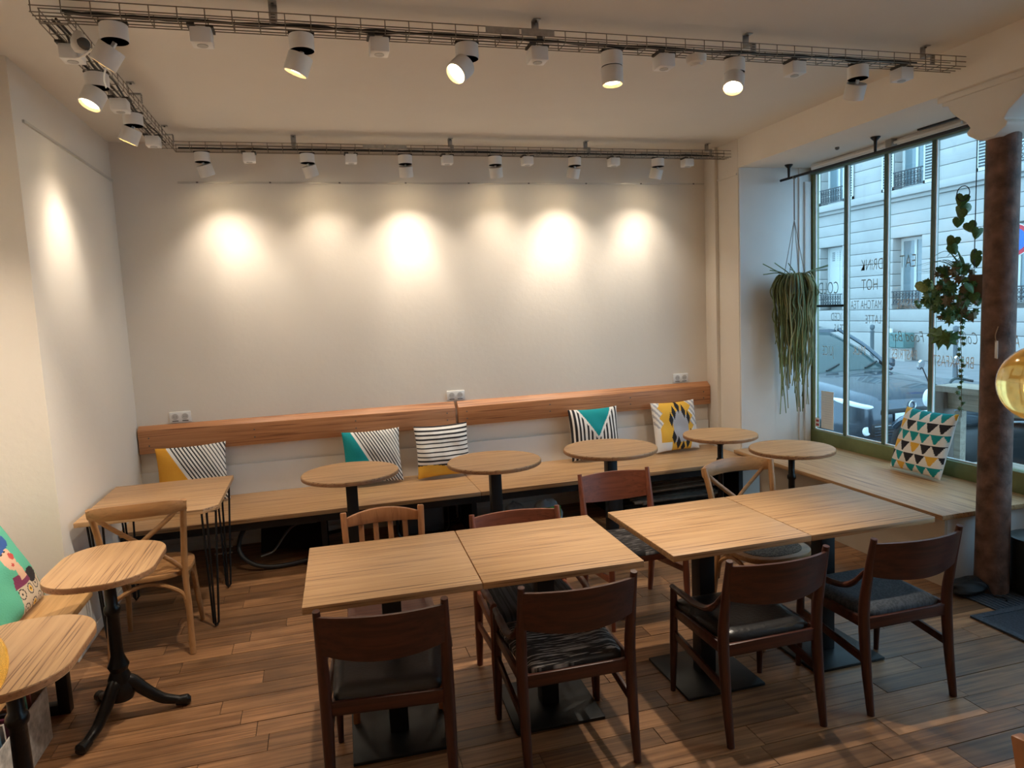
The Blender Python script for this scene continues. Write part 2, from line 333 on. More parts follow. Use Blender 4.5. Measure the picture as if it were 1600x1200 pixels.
# blind casing and rod under the soffit
bc = thing('roller_blind', 'cream rolled blind casing mounted above the big window', 'roller blind', (4.25, 0, ZS))
MB().box(-.03, .07, 3.75, 5.3, -.045, 0).build('casing', M_PANEL, bc, bevel=.006); MB().tube([(-.05, 3.8, -.03), (-.05, 5.25, -.03)], .012, 10).build('roller', M_PANEL, bc)
MB().box(-.08, .0, 4.36, 4.42, -.06, 0).build('bracket', mat('grey_motor', (.3, .29, .27), .6), bc, bevel=.006)
MB().box(-.11, -.085, 3.5, 4.1, -.012, 0).build('track', M_BLACK, bc)
rod = thing('hanging_rod', 'black metal rod hung below the soffit in front of the window', 'rod', (4.0, 0, ZS))
MB().tube([(0, 3.35, -.115), (0, 5.41, -.115)], .011, 10).build('rod', M_BLACK, rod)
for yy in (5.30, 4.33, 3.42):
    h = MB().lathe([(.034, -.001), (.034, -.006), (.012, -.03), (.009, -.115)], 14, (0, yy, 0)).build('hanger', M_BLACK, rod)
tag(MB().lathe([(.016, 0), (.016, -.012), (.008, -.02), (0, -.021)], 12).build('ceiling_sensor', M_SLOT, loc=(3.95, 4.66, ZS)), 'tiny dark sensor on the soffit between the two rod hangers', 'sensor')
# pillar with corbel
pl = thing('iron_pillar', 'round flaking brown iron pillar in front of the window with a scrolled capital', 'pillar', (3.77, 3.14, 0))
MB().lathe([(.088, 0), (.09, .02), (.088, .3), (.084, 1.2), (.082, 2.62), (.088, 2.70)], 28).build('shaft', M_RUST, pl)
prof = [(-.05, 2.62), (-.115, 2.66), (-.125, 2.68), (-.10, 2.70), (-.13, 2.74), (-.20, 2.79), (-.235, 2.83), (-.25, 2.86), (-.29, 2.865), (-.29, 2.92)]
prof = [(y, z) for y, z in prof]+[(-y, z) for y, z in reversed(prof)]
MB().prism([(y, z) for y, z in prof], -.13, .13, 'x').build('capital', M_PANEL, pl, bevel=.006)
MB().box(-.145, .145, -.31, .31, 2.885, 2.919).build('abacus', M_PANEL, pl, bevel=.005)
tg = thing('string_tag', 'small cream paper tag hanging on a string from the brown pillar', 'tag', (3.69, 3.085, 1.45))
MB().box(-.002, .002, -.028, .028, -.05, .05).build('card', M_PAPER, tg, rot=(0, 0, -.6), bevel=.001)
MB().tube(bez([(0, 0, .04), (-.004, .004, .08), (.008, -.002, .13)], 5), .003, 5).build('string', mat('string', (.35, .22, .12), .9), tg)

# ------------------------------------------------------------------ benches
def bench_board(x0, x1, label):
    t = thing('wall_bench', label, 'bench', (0, 0, 0), 0, 'bench sections along the back wall')
    MB().box(x0, x1, 5.14, YB-.023, .388, .42).build('seat_board', M_TOP, t, bevel=.003)
    MB().box(x0, x1, 5.17, 5.20, .33, .388).build('front_batten', M_BLACK, t)
    return t
b1 = bench_board(XL+.005, 1.126, 'oak wall bench section to the left, carrying the orange and teal cushions')
b2 = bench_board(1.129, XR-.04, 'oak wall bench section to the right, reaching the window corner')
for x in (-.05, 1.10): MB().box(x-.02, x+.02, 5.3, 5.90, 0, .388).build('support_panel', M_BLACK, b1)
for x in (2.35, 3.50): MB().box(x-.02, x+.02, 5.3, 5.90, 0, .388).build('support_panel', M_BLACK, b2)
wb = thing('window_bench', 'pale oak bench built under the big window', 'bench', (0, 0, 0))
MB().box(3.515, XW-.036, 3.25, 5.43, .428, .46).build('seat_board', M_TOPY, wb, bevel=.003)
MB().box(3.565, 3.585, 3.28, 5.12, 0, .427).build('front_panel', mat('beige_panel', (.52, .44, .34), .7, noise=.04, nscale=3), wb)
MB().box(3.586, XW-.04, 3.28, 3.30, 0, .427).build('end_panel', M_WHITE, wb)
lb = thing('side_bench', 'honey wooden bench along the left wall, green cushion on it', 'bench', (0, 0, 0))
M_HONEY = wood('honey_board', (.50, .27, .10), (.64, .37, .15), (.25, .11, .04), 'Y', 40, .5, .45)
MB().box(XN+.01, -1.22, 1.0, 4.0, .415, .45).build('seat_board', M_HONEY, lb, bevel=.003)
for yy in (3.62, 2.2):
    t = MB()
    for x in (-1.62, -1.27): t.box(x-.025, x+.025, yy-.025, yy+.025, .001, .415)
    t.box(-1.595, -1.295, yy-.025, yy+.025, .001, .05).build('leg_frame', M_BLACK, lb, bevel=.003)

# ------------------------------------------------------------------ tables
def sq_table(ox, oy, ang, label):
    w, d, tz = .678, .689, .75
    t = thing('square_table', label, 'table', (ox, oy, 0), ang, 'square pedestal tables pushed into two rows')
    MB().box(.001, w-.001, 0, d, tz-.028, tz).build('tabletop', [M_TOP], t, bevel=.003)
    MB().box(w/2-.04, w/2+.04, d/2-.04, d/2+.04, .014, tz-.045).build('column', M_BLACK, t, bevel=.004)
    MB().box(w/2-.2, w/2+.2, d/2-.2, d/2+.2, 0, .014).build('base_plate', M_BASE, t, bevel=.003)
    MB().box(w/2-.12, w/2+.12, d/2-.12, d/2+.12, tz-.045, tz-.028).build('top_plate', M_BLACK, t)
    return t
a1, a3 = -.0328, -.001
CX, CY = 6.8981, -29.701
o1 = (6.7726-CX, -27.1013-CY); o3 = (8.2615-CX, -27.1447-CY); wq = .6797
sq_table(o1[0], o1[1], a1, 'square oak table at the left end of the four, nearest the bistro table')
sq_table(o1[0]+wq*math.cos(a1), o1[1]+wq*math.sin(a1), a1, 'square oak table second from left, behind the zebra striped seat')
sq_table(o3[0], o3[1], a3, 'square oak table third from left, behind the black leather seat')
sq_table(o3[0]+wq*math.cos(a3), o3[1]+wq*math.sin(a3), a3, 'square oak table at the right end, nearest the window bench')
def round_table(x, y, r, label, kind, group=None):
    t = thing('round_table', label, 'table', (x, y, 0), 0, group)
    MB().lathe([(r-.006, .722), (r, .726), (r, .744), (r-.004, .75), (0, .75)], 56).build('tabletop', [M_TOP], t)
    MB().lathe([(r+.0008, .7265), (r+.0008, .7435)], 56, caps=False).build('edge_band', M_EDGE, t)
    if kind == 'square':
        MB().box(-.038, .038, -.038, .038, .014, .712).build('column', M_BLACK, t, bevel=.004)
        MB().box(-.2, .2, -.2, .2, 0, .014).build('base_plate', M_BASE, t, bevel=.003); MB().box(-.1, .1, -.1, .1, .712, .722).build('top_plate', M_BLACK, t)
    else:
        MB().lathe([(.03, .05), (.022, .09), (.022, .52), (.030, .53), (.030, .55), (.022, .56), (.022, .66), (.03, .665), (.03, .69), (.022, .70), (.06, .712), (.06, .722)], 18).build('column', M_IRON, t)
        MB().lathe([(.2, 0), (.2, .012), (.12, .03), (.035, .06)], 28).build('base_plate', M_IRON, t)
    return t
round_table(.155, 4.83, .325, 'round oak table standing before the teal corner cushion', 'square')
round_table(1.14, 4.72, .33, 'round oak table in front of the black striped cushion with yellow base', 'square')
round_table(2.03, 4.74, .345, 'round oak table in front of the teal triangle cushion', 'square')
round_table(3.00, 4.82, .285, 'small round oak table in the window corner, farther of the two', 'turned')
round_table(3.14, 4.14, .285, 'small round oak table standing before the window bench', 'turned')
def rounded(w, d, r, n=8):
    out = []
    for cx, cy, a in ((w/2-r, d/2-r, 0), (-w/2+r, d/2-r, PI/2), (-w/2+r, -d/2+r, PI), (w/2-r, -d/2+r, 1.5*PI)):
        out += [(cx+r*math.cos(a+PI/2*i/n), cy+r*math.sin(a+PI/2*i/n)) for i in range(n+1)]
    return out
def bistro_table(x, y, label, rz=0):
    t = thing('bistro_table', label, 'table', (x, y, 0), rz, 'bistro tables with rounded oak tops')
    MB().prism(rounded(.44, .60, .19, 10), .722, .75).build('tabletop', [M_TOPY], t, bevel=.002)
    MB().prism(rounded(.4416, .6016, .1908, 10), .7265, .7455).build('edge_band', M_EDGE, t)
    MB().lathe([(.045, .16), (.05, .20), (.036, .235), (.046, .26), (.036, .285), (.028, .31), (.026, .50), (.033, .51), (.036, .525), (.033, .54), (.025, .55), (.024, .66), (.032, .67), (.032, .70), (.07, .71), (.07, .722)], 20).build('column', M_IRON, t)
    for k in range(3):
        a = k*2*PI/3+2.2; c, s = math.cos(a), math.sin(a)
        pts = [(c*q, s*q, z) for q, z in ((.02, .185), (.05, .17), (.10, .115), (.16, .062), (.21, .04), (.245, .03))]
        MB().tube(bez(pts, 5), [.034-.016*i/25 for i in range(26)], 10).tube([(c*.22, s*.22, .03), (c*.27, s*.27, .024), (c*.285, s*.285, .023)], [.022, .026, .012], 10).build('foot', M_IRON, t)
    MB().lathe([(.05, .10), (.06, .13), (.058, .16), (.045, .19)], 18).build('foot_hub', M_IRON, t)
    return t
bistro_table(-.985, 3.46, 'bistro table with rounded oak top on a black cast iron tripod foot')
bistro_table(-1.05, 2.58, 'bistro table cut by the left edge of the picture, nearest the camera')
# hairpin table
hp = thing('hairpin_table', 'oak table on black hairpin legs in the left corner', 'table', (-.985, 4.67, 0))
MB().prism([(-.365, -.43), (.29, -.43), (.365, -.36), (.365, .43), (-.365, .43)], .722, .75).build('tabletop', M_TOP, hp, bevel=.002)
for sx in (-1, 1):
    for sy in (-1, 1):
        tx, ty, bx_, by_ = sx*.30, sy*.33, sx*.285, sy*.31
        L_ = MB().box(tx-.05, tx+.05, ty-.05, ty+.05, .717, .722)
        for o_ in ((-.04, .03), (.04, .03), (0, -.045)):
            L_.tube([(tx+o_[0], ty+o_[1], .718), (bx_+o_[0]*.35, by_+o_[1]*.35, .022), (bx_, by_, .008)], .0065, 8)
        L_.build('hairpin_leg', M_BLACK, hp)

# ------------------------------------------------------------------ chairs (local: faces +Y, rear towards -Y)
M_VINYL = mat('grey_vinyl', (.035, .033, .034), .42, noise=.15, nscale=6, bump=.1, bscale=90)
M_LEATHER = mat('black_leather', (.010, .010, .011), .33, bump=.15, bscale=70)
M_ZEBRA = weave('streaked_fabric', (.02, .017, .016), (.42, .39, .36), 11, 170, .57)
M_BLUE = weave('blue_grey_tweed', (.045, .052, .062), (.075, .085, .10), 120, 120, .5)
M_CORD = weave('charcoal_corduroy', (.018, .017, .018), (.06, .058, .06), 110, 3, .5)
M_ZEBRA2 = weave('dark_streaked_fabric', (.018, .014, .013), (.20, .18, .17), 14, 170, .60)
M_CANE = weave('woven_cane', (.10, .085, .07), (.22, .19, .15), 130, 130, .5)
def seat_pad(w0, w1, y0, y1, z, th, m, t, dish=.012, name='seat'):
    def fn(u, v):
        y = y0+(y1-y0)*v; hw = (w0+(w1-w0)*v)/2; x = (2*u-1)
        e = max(abs(x), abs(2*v-1)); k = max(0, (e-.72)/.28); rx = 1-.05*max(0, (abs(2*v-1)-.7)/.3)**2; ry = 1-.05*max(0, (abs(x)-.7)/.3)**2
        yc = (y0+y1)/2; return (x*hw*rx, yc+(y-yc)*ry, z-dish*(1-x*x)*(1-(2*v-1)**2)-th*.55*k*k)
    b = MB().grid(fn, 20, 20); n0 = len(b.v)
    b.grid(lambda u, v: (lambda p: (p[0], p[1], z-th))(fn(u, v)), 20, 20)
    N = 21
    ring = [(i, 0) for i in range(20)]+[(20, j) for j in range(20)]+[(20-i, 20) for i in range(20)]+[(0, 20-j) for j in range(20)]
    idx = [i*N+j for i, j in ring]
    for k in range(len(idx)):
        a, c = idx[k], idx[(k+1) % len(idx)]; b.f.append((a, c, c+n0, a+n0)); b.m.append(0)
    return b.build(name, m, t, ang=60)
def arm_chair(label, x, y, rz, seat_m, dark=True, arms=True, group='teak elbow chairs'):
    t = thing('elbow_chair', label, 'chair', (x, y, 0), rz, group); WX, WZ = (M_TEAK, M_TEAKZ) if dark else (M_CHERRY, M_CHERRYZ)
    for s in (-1, 1):
        pts = bez([(s*.222, -.235, 0), (s*.222, -.205, .22), (s*.222, -.19, .44), (s*.222, -.21, .60), (s*.224, -.245, .785)], 5)
        MB().tube(pts, [.013+.010*math.sin(PI*min(1, i/20*.9+.08)) for i in range(21)], 10).build('leg', WZ, t)
        zt = .50 if arms else .405
        MB().tube([(s*.232, .225, 0), (s*.228, .215, .25), (s*.226, .21, zt)], [.012, .019, .016], 10).build('leg', WZ, t)
        MB().bar((s*.225, -.195, .235), (s*.227, .212, .285), .016, .036).build('side_stretcher', WX, t, bevel=.003)
        MB().bar((s*.222, -.19, .395), (s*.226, .21, .395), .018, .045).build('side_rail', WX, t, bevel=.003)
        if arms:
            MB().tube(bez([(s*.226, .225, .505), (s*.232, .12, .508), (s*.236, -.02, .515), (s*.232, -.12, .545), (s*.222, -.20, .63)], 5), [.013]*4+[.017]*13+[.013]*4, 10, flat=.8).build('armrest', WX, t)
    MB().bar((-.222, -.192, .39), (.222, -.192, .39), .018, .052).build('rear_rail', WX, t, bevel=.003)
    MB().bar((-.222, .208, .39), (.222, .208, .39), .018, .045).build('front_rail', WX, t, bevel=.003)
    def bk(u, v, off):
        xx = (2*u-1)*.222; c = 1-(2*u-1)**2; z0, z1 = .615-.022*c, .765+.004*c
        return (xx, -.222-.05*c-(v*.15)*.18+off, z0+(z1-z0)*v)
    b = MB().grid(lambda u, v: bk(u, v, -.007), 20, 6); n0 = len(b.v); b.grid(lambda u, v: bk(u, v, .007), 20, 6)
    ring = [(i, 0) for i in range(20)]+[(20, j) for j in range(6)]+[(20-i, 6) for i in range(20)]+[(0, 6-j) for j in range(6)]; idx = [i*7+j for i, j in ring]
    for k in range(len(idx)):
        a, c = idx[k], idx[(k+1) % len(idx)]; b.f.append((a, c, c+n0, a+n0)); b.m.append(0)
    b.build('back_panel', WX, t)
    seat_pad(.40, .45, -.185, .235, .455, .045, seat_m, t)
    return t
arm_chair('dark teak elbow chair with plain grey vinyl seat, at the left front', .18, 2.68, -.12, M_VINYL)
arm_chair('dark teak elbow chair with zebra streaked black and white seat', .885, 2.635, -.02, M_ZEBRA)
arm_chair('dark teak elbow chair with glossy black leather seat', 1.715, 2.585, 0, M_LEATHER)
arm_chair('dark teak elbow chair with blue grey tweed seat, at the right front', 2.395, 2.58, 0, M_BLUE)
arm_chair('reddish elbow chair with charcoal ribbed seat tucked behind the tables', .90, 3.12, PI-.03, M_CORD, False)
arm_chair('reddish armless chair with dark streaked seat standing between the table rows', 1.70, 3.68, PI, M_ZEBRA2, False, False)
def bistro_chair(label, x, y, rz, group=None):
    t = thing('bistro_chair', label, 'chair', (x, y, 0), rz, group)
    for s in (-1, 1):
        MB().bar((s*.185, -.215, 0), (s*.175, -.175, .42), .03, .034).add([], []).build('leg', M_ORANGE, t, bevel=.005)
        MB().bar((s*.175, -.175, .42), (s*.19, -.245, .845), .03, .034).build('back_post', M_ORANGE, t, bevel=.005)
        MB().bar((s*.19, .195, 0), (s*.18, .185, .41), .03, .03).build('leg', M_ORANGE, t, bevel=.005)
        MB().bar((s*.182, -.18, .22), (s*.184, .185, .22), .016, .022).build('stretcher', M_ORANGE, t, bevel=.003)
    def rail(z0, z1, bow, top):
        n = 12; v = []
        for i in range(n+1):
            u = 2*i/n-1; c = 1-u*u; yy = -.175-.07*((z0-.42)/.425)-.03*c; k = top*c
            v += [(u*.18, yy-.011, z0), (u*.18, yy+.011, z0), (u*.18, yy+.011-.012, z1+k), (u*.18, yy-.011-.012, z1+k)]
        f = [(0, 1, 2, 3), tuple(n*4+j for j in (3, 2, 1, 0))]
        for i in range(n):
            for j in range(4): f.append((i*4+j, i*4+(j+1) % 4, i*4+4+(j+1) % 4, i*4+4+j))
        return MB().add(v, f)
    rail(.775, .815, .03, .03).build('top_rail', M_BEECH if False else M_ORANGE, t, bevel=.003)
    rail(.52, .55, .03, 0).build('lower_rail', M_ORANGE, t, bevel=.003)
    for k in range(4):
        xx = -.108+.072*k; c = 1-(xx/.18)**2
        MB().bar((xx, -.192-.03*c, .545), (xx, -.236-.03*c, .785), .026, .012, up=(0, 1, 0)).build('slat', M_ORANGE, t, bevel=.003)
    MB().prism([(p[0], p[1]) for p in rounded(.40, .41, .06, 6)], .415, .44).build('seat', M_CHERRY, t, bevel=.006)
    MB().prism([(p[0]*.8, p[1]*.8) for p in rounded(.40, .41, .06, 6)], .44, .442).build('seat_panel', M_CHERRY, t)
    MB().bar((-.18, .185, .395), (.18, .185, .395), .018, .04).build('apron', M_ORANGE, t); MB().bar((-.175, -.175, .395), (.175, -.175, .395), .018, .04).build('apron', M_ORANGE, t)
    return t
bistro_chair('orange brown bistro chair with slatted back behind the left square table', .245, 3.22, PI-.03)
bistro_chair('orange brown chair whose post shows at the lower right picture corner', 1.585, .835, PI)
def cross_chair(label, x, y, rz, seat_m, group='cross back chairs'):
    t = thing('cross_back_chair', label, 'chair', (x, y, 0), rz, group)
    for s in (-1, 1):
        MB().tube(bez([(s*.20, -.235, 0), (s*.195, -.19, .25), (s*.19, -.175, .45), (s*.205, -.195, .68), (s*.225, -.24, .865)], 5), [.017]*21, 10).build('leg', M_BEECHZ, t)
        MB().tube([(s*.20, .225, 0), (s*.185, .185, .22), (s*.175, .16, .43)], [.014, .017, .019], 10).build('leg', M_BEECHZ, t)
        st_ = bez([(s*.222, -.247, .855), (s*.15, -.262, .78), (0, -.25, .655), (-s*.13, -.205, .53), (-s*.186, -.18, .46)], 6)
        MB().tube(st_, .013, 8, flat=.45, up=(0, 1, 0)).build('cross_strap', M_BEECH, t)
        MB().tube(bez([(s*.183, -.185, .24), (s*.185, -.15, .35), (s*.187, -.03, .405), (s*.187, .08, .36), (s*.187, .165, .24)], 6), .011, 8).build('side_hoop', M_BEECH, t)
    MB().tube(bez([(-.18, .195, .24), (-.155, .185, .34), (0, .18, .405), (.155, .185, .34), (.18, .195, .24)], 6), .012, 8).build('front_hoop', M_BEECH, t)
    MB().tube(bez([(-.19, -.19, .24), (-.16, -.185, .34), (0, -.18, .405), (.16, -.185, .34), (.19, -.19, .24)], 6), .012, 8).build('rear_hoop', M_BEECH, t)
    def tr(u, v, o):
        a = (2*u-1); c = 1-a*a; k = 1-.35*abs(a)**6; z0, z1 = .838-.040*k+.010*c, .838+.034*k+.014*c
        return (a*.238, -.236-.07*c+o*(1-.6*abs(2*v-1)**3)-(v-.5)*.012, z0+(z1-z0)*v)
    b = MB().grid(lambda u, v: tr(u, v, -.012), 18, 4); n0 = len(b.v); b.grid(lambda u, v: tr(u, v, .012), 18, 4)
    ring = [(i, 0) for i in range(18)]+[(18, j) for j in range(4)]+[(18-i, 4) for i in range(18)]+[(0, 4-j) for j in range(4)]; idx = [i*5+j for i, j in ring]
    for k in range(len(idx)):
        a, c = idx[k], idx[(k+1) % len(idx)]; b.f.append((a, c, c+n0, a+n0)); b.m.append(0)
    b.build('top_rail', M_BEECH, t)
    sh = [(.215*math.copysign(abs(math.cos(a))**.75, math.cos(a)), -.005+.205*math.copysign(abs(math.sin(a))**.75, math.sin(a))) for a in [2*PI*i/40 for i in range(40)]]
    MB().prism(sh, .425, .455).build('seat_frame', M_BEECH, t, bevel=.006)
    MB().prism([(x_*.80, y_*.80) for x_, y_ in sh], .455, .458).build('woven_seat', seat_m, t)
    return t
cross_chair('honey cross back chair pulled up to the hairpin table', -.985, 4.265, .03, M_BEECH)
cross_chair('honey cross back chair with grey woven seat behind the right tables', 2.28, 3.22, PI+.06, M_CANE)

# ------------------------------------------------------------------ cushions
TEAL, ORA, WHT, BLK, YEL, GRY = (.0, .27, .29), (.72, .34, .03), (.80, .77, .73), (.018, .016, .02), (.78, .43, .05), (.42, .41, .44)
GRN, SKIN, BLU, WINE, SAND, RED = (.10, .42, .28), (.66, .40, .27), (.03, .09, .30), (.20, .03, .09), (.58, .46, .33), (.50, .06, .05)
PAL = [TEAL, ORA, WHT, BLK, YEL, GRY, GRN, SKIN, BLU, WINE, SAND, RED]
CM = [mat('cushion_%s' % n, c, .9, bump=.25, bscale=140) for n, c in zip('teal orange white black yellow grey green skin blue wine sand red'.split(), PAL)]
def cushion(label, pat, bottom, width, height, lean, rz, sag=.0, seed=0):
    """stands on its lower edge, face towards local -Y, leaning back by lean; pat(u, v) gives a palette index"""
    rn = random.Random(seed); ph = [rn.uniform(0, 6) for _ in range(6)]; TH = .075
    t = thing('cushion', label, 'cushion', bottom, rz, 'scatter cushions')
    def shp(u, v, side):
        x, z = 2*u-1, 2*v-1
        e = (1-abs(x)**2.6)*(1-abs(z)**2.6); th = TH*max(0, e)**.5
        pin = 1-.055*(1-x*x)*(abs(z)**3); pin2 = 1-.055*(1-z*z)*(abs(x)**3)
        wr = .004*math.sin(9*x+ph[0]+3*z)*e+.005*math.sin(6*z+ph[1]+2*x)*e
        X, Z = x*width/2*pin2, (z*pin*.5+.5)*height
        Y = side*(th+wr) - sag*(1-z*z)
        return (X, Y*1.0+Z*math.sin(lean), Z*math.cos(lean)+.012)
    N = 84
    b = MB().grid(lambda u, v: shp(u, v, -1), N, N, lambda u, v: pat(u, v)); n1 = len(b.f)
    b.grid(lambda u, v: shp(u, v, 1), N, N, 2)
    b.build('cover', CM, t, weld=True, ang=80)
    return t
def diag(cA):
    def p(u, v):
        d = (u*1.0+v*.80)
        e = u-(.15+.50*(1-v))
        if e < 0: return cA
        if e < .03: return 2
        return 3 if (e*.894*21) % 1 < .42 else 2
    return p
def horiz(u, v):
    if v < .24+.03*math.sin(7*u): return 4
    return 3 if ((v-.24)*12.2) % 1 < .36 else 2
def tri_top(u, v):
    s = abs(u-.52); lim = (v-.42)/.58*.36
    if v > .42 and s < lim-.03: return 0
    if v > .38 and s < lim+.015: return 2
    return 3 if (u*13) % 1 < .48 else 2
def aztec(u, v):
    for cx, cy in ((.53, .92), (.42, .80), (.64, .81), (.34, .66), (.73, .68), (.36, .31), (.76, .32), (.45, .18), (.67, .18), (.56, .08)):
        if abs(u-cx)/.05+abs(v-cy)/.15 < 1: return 3
    if abs(u-.54) < .17 and .2 < v < .86-abs(u-.54)*.9: return 5
    if u < .10+.16*abs(((v*5) % 1)-.5)*(v > .5) or u > .86-.2*abs(((v*5) % 1)-.5): return 5 if ((u*9+v*7) % 1) < .45 and v > .5 else 2
    if v < .22 and (u < .32 or u > .76): return 2
    return 4
def triangles(u, v):
    rows = 6; r = int(v*rows); f = v*rows-r; n = 5; off = .5*(r % 2)*.6
    k = u*n+off; j = int(k); g = k-j
    if abs(g-.5) < f*.5 and f > .12:
        return {0: (0, 4, 0, 0, 0), 1: (3, 0, 3, 3, 4), 2: (4, 3, 4, 3, 3), 3: (0, 0, 0, 0, 0), 4: (4, 3, 0, 3, 3), 5: (4, 0, 0, 0, 0)}[r][j % 5]
    return 2
def portrait(u, v):
    # a woman with a blue cap, painted on green
    def ell(cx, cy, rx, ry): return ((u-cx)/rx)**2+((v-cy)/ry)**2 < 1
    if ell(.60, .80, .13, .09) or ell(.50, .77, .16, .07): return 8
    if ell(.50, .565, .035, .014): return 11
    if ell(.46, .70, .035, .012) or ell(.56, .70, .03, .010): return 3
    if ell(.60, .63, .05, .035): return 11
    if ell(.51, .655, .135, .15): return 7
    if abs(u-.56-(.5-v)*.15) < .075 and .38 < v < .55: return 7
    if .32 < v < .45 and abs(u-.52) < .16-(v-.32)*.3: return 9
    if ell(.74, .36, .10, .085): return 3
    if v < .40 and abs(u-.62) < .32-v*.25:
        d = math.hypot((u*6) % 1-.5, (v*6) % 1-.5)
        return 3 if .30 < d < .36 or d < .10 else (4 if d < .2 and int(u*6) % 2 else 10)
    return 6
cb = .42
cushion('cushion with orange corner and grey white diagonal stripes', diag(1), (-.98, 5.715, cb), .50, .45, .22, .14, seed=1)
cushion('cushion with teal corner and grey white diagonal stripes', diag(0), (.375, 5.735, cb), .47, .44, .18, .05, seed=2)
cushion('cushion with black and white horizontal stripes and yellow base', horiz, (.955, 5.72, cb), .46, .44, .22, .04, seed=3)
cushion('cushion with teal triangle over black and white upright stripes', tri_top, (2.33, 5.745, cb), .47, .46, .16, 0, seed=4)
cushion('cushion with yellow, grey and black jagged pattern', aztec, (3.13, 5.73, cb), .46, .46, .20, .06, seed=5)
cushion('cushion with rows of teal, black and yellow triangles under the window', triangles, (4.13, 4.07, .46), .46, .48, .32, -PI/2-.02, seed=6)
cushion('green cushion printed with a woman in a blue cap', portrait, (-1.43, 3.735, .45), .50, .48, .42, PI/2, seed=7)

# ------------------------------------------------------------------ wall sockets
def socket(x, label):
    t = thing('wall_socket', label, 'socket', (x, YB, 1.08), 0, 'double wall sockets above the backrest')
    MB().box(-.078, .078, -.012, 0, -.041, .041).build('cover_plate', M_PLASTIC, t, bevel=.004)
    for s in (-1, 1):
        q = MB().lathe([(.0, -.004), (.021, -.004), (.024, .002)], 18).build('socket_well', mat('socket_grey', (.55, .54, .52), .5), t, loc=(s*.036, -.0125, .003), rot=(PI/2, 0, 0))
        for hx in (-.008, .008): MB().lathe([(.0035, 0), (.0035, .003), (0, .003)], 8).build('pin_hole', M_SLOT, q, loc=(hx, 0, -.001))
        MB().box(s*.036-.022, s*.036+.022, -.0135, -.012, -.034, -.027).build('label_strip', M_SLOT, t)
    return t
socket(-1.07, 'white double wall socket above the left end of the backrest board')
socket(1.12, 'white double wall socket above the joint of the two backrest boards')
socket(3.28, 'white double wall socket above the right end of the backrest board')

# ------------------------------------------------------------------ cable trays, lamps, boxes
ZT = 3.03; TW = .10; TH_ = .055
wire_u = MB().tube([(0, -TW/2, TH_), (0, -TW/2, .002), (0, TW/2, .002), (0, TW/2, TH_)], .0024, 5).mesh('cross_wire', M_WIRE)
def tray(x, y, length, rz, label):
    t = thing('cable_tray', label, 'cable tray', (x, y, ZT), rz, 'wire mesh cable trays')
    lw = MB().tube([(0, 0, 0), (length, 0, 0)], .0024, 5).mesh('long_wire', M_WIRE)
    for yy, zz in ((-TW/2, TH_), (-TW/2, .027), (-TW/2, .002), (-.017, 0), (.017, 0), (TW/2, .002), (TW/2, .027), (TW/2, TH_)):
        link('long_wire', lw, t, (0, yy, zz))
    n = int(length/.105)
    for i in range(n+1): link('cross_wire', wire_u, t, (.005+i*(length-.01)/n, 0, 0))
    return t
YT1, YT2, XT = 3.29, 5.60, -.93
tr1 = tray(XT-.05, YT1, 4.62, 0, 'front wire cable tray crossing the ceiling from left to right')
tr2 = tray(XT+.05, YT2, 4.52, 0, 'rear wire cable tray running close to the back wall')
tr3 = tray(XT, YT1+.06, YT2-YT1-.12, PI/2, 'side wire cable tray running along the left wall')
for t_, xs in ((tr1, (1.82,)), (tr2, (1.32,))):
    for xx in xs:
        for k in (0, .17): MB().box(xx+k, xx+k+.16, -TW/2-.004, -TW/2-.001, .026, .056).build('splice_plate', M_ZINC, t_)
def bracket(x, y, along, label):
    t = thing('ceiling_bracket', label, 'bracket', (x, y, ZC), along, 'zinc brackets holding the cable trays')
    MB().box(-.018, .018, -.02, .02, -.004, 0).box(-.018, .018, .016, .02, -.06, -.004).box(-.018, .018, -.03, .02, -.063, -.06).box(-.016, .016, -.05, -.046, -.115, -.06).box(-.016, .016, -.05, -.028, -.063, -.06).build('strap', M_ZINC, t, bevel=.001)
    MB().lathe([(.006, -.012), (.006, -.002)], 8).build('screw', M_SLOT, t)
    for k in range(4): MB().box(-.009, .009, -.0515, -.0495, -.108+k*.012, -.104+k*.012).build('slot', M_SLOT, t)
for i, x in enumerate((-.08, 1.11, 2.26, 3.40)):
    bracket(x, YT1+.03, 0, ('leftmost', 'second', 'third', 'rightmost')[i]+' zinc bracket along the front cable tray')
    bracket(x+.02, YT2+.03, 0, ('leftmost', 'second', 'third', 'rightmost')[i]+' zinc bracket along the rear cable tray')
bracket(XT+.03, 4.50, PI/2, 'zinc bracket on the side tray nearer the camera'); bracket(XT+.03, 5.42, PI/2, 'zinc bracket on the side tray nearer the back wall')
def cable(pts_fn, L, n, label, k):
    rn = random.Random(k); t = thing('power_cable', label, 'cable', (0, 0, 0), 0, 'black cables lying in the trays')
    for c in range(3):
        pts = []
        for i in range(n+1):
            s = L*i/n; a, b_ = rn.uniform(-.012, .012), rn.uniform(0, .008); pts.append(pts_fn(s, -.03+.022*c+a, ZT+.010+b_+.006*c))
        MB().tube(bez(pts, 3), .0055, 6).build('cable', M_CABLE, t)
    return t
cable(lambda s, o, z: (XT+.06+s, YT1+o, z), 4.15, 34, 'black cables bundled in the front tray', 1)
cable(lambda s, o, z: (XT+.08+s, YT2+o, z), 4.30, 34, 'black cables bundled in the rear tray', 2)
cable(lambda s, o, z: (XT+o, YT1+.08+s, z), 2.1, 16, 'black cables bundled in the side tray', 3)
ORD = ['leftmost', 'second from left', 'third from left', 'fourth from left', 'fifth from left', 'rightmost']
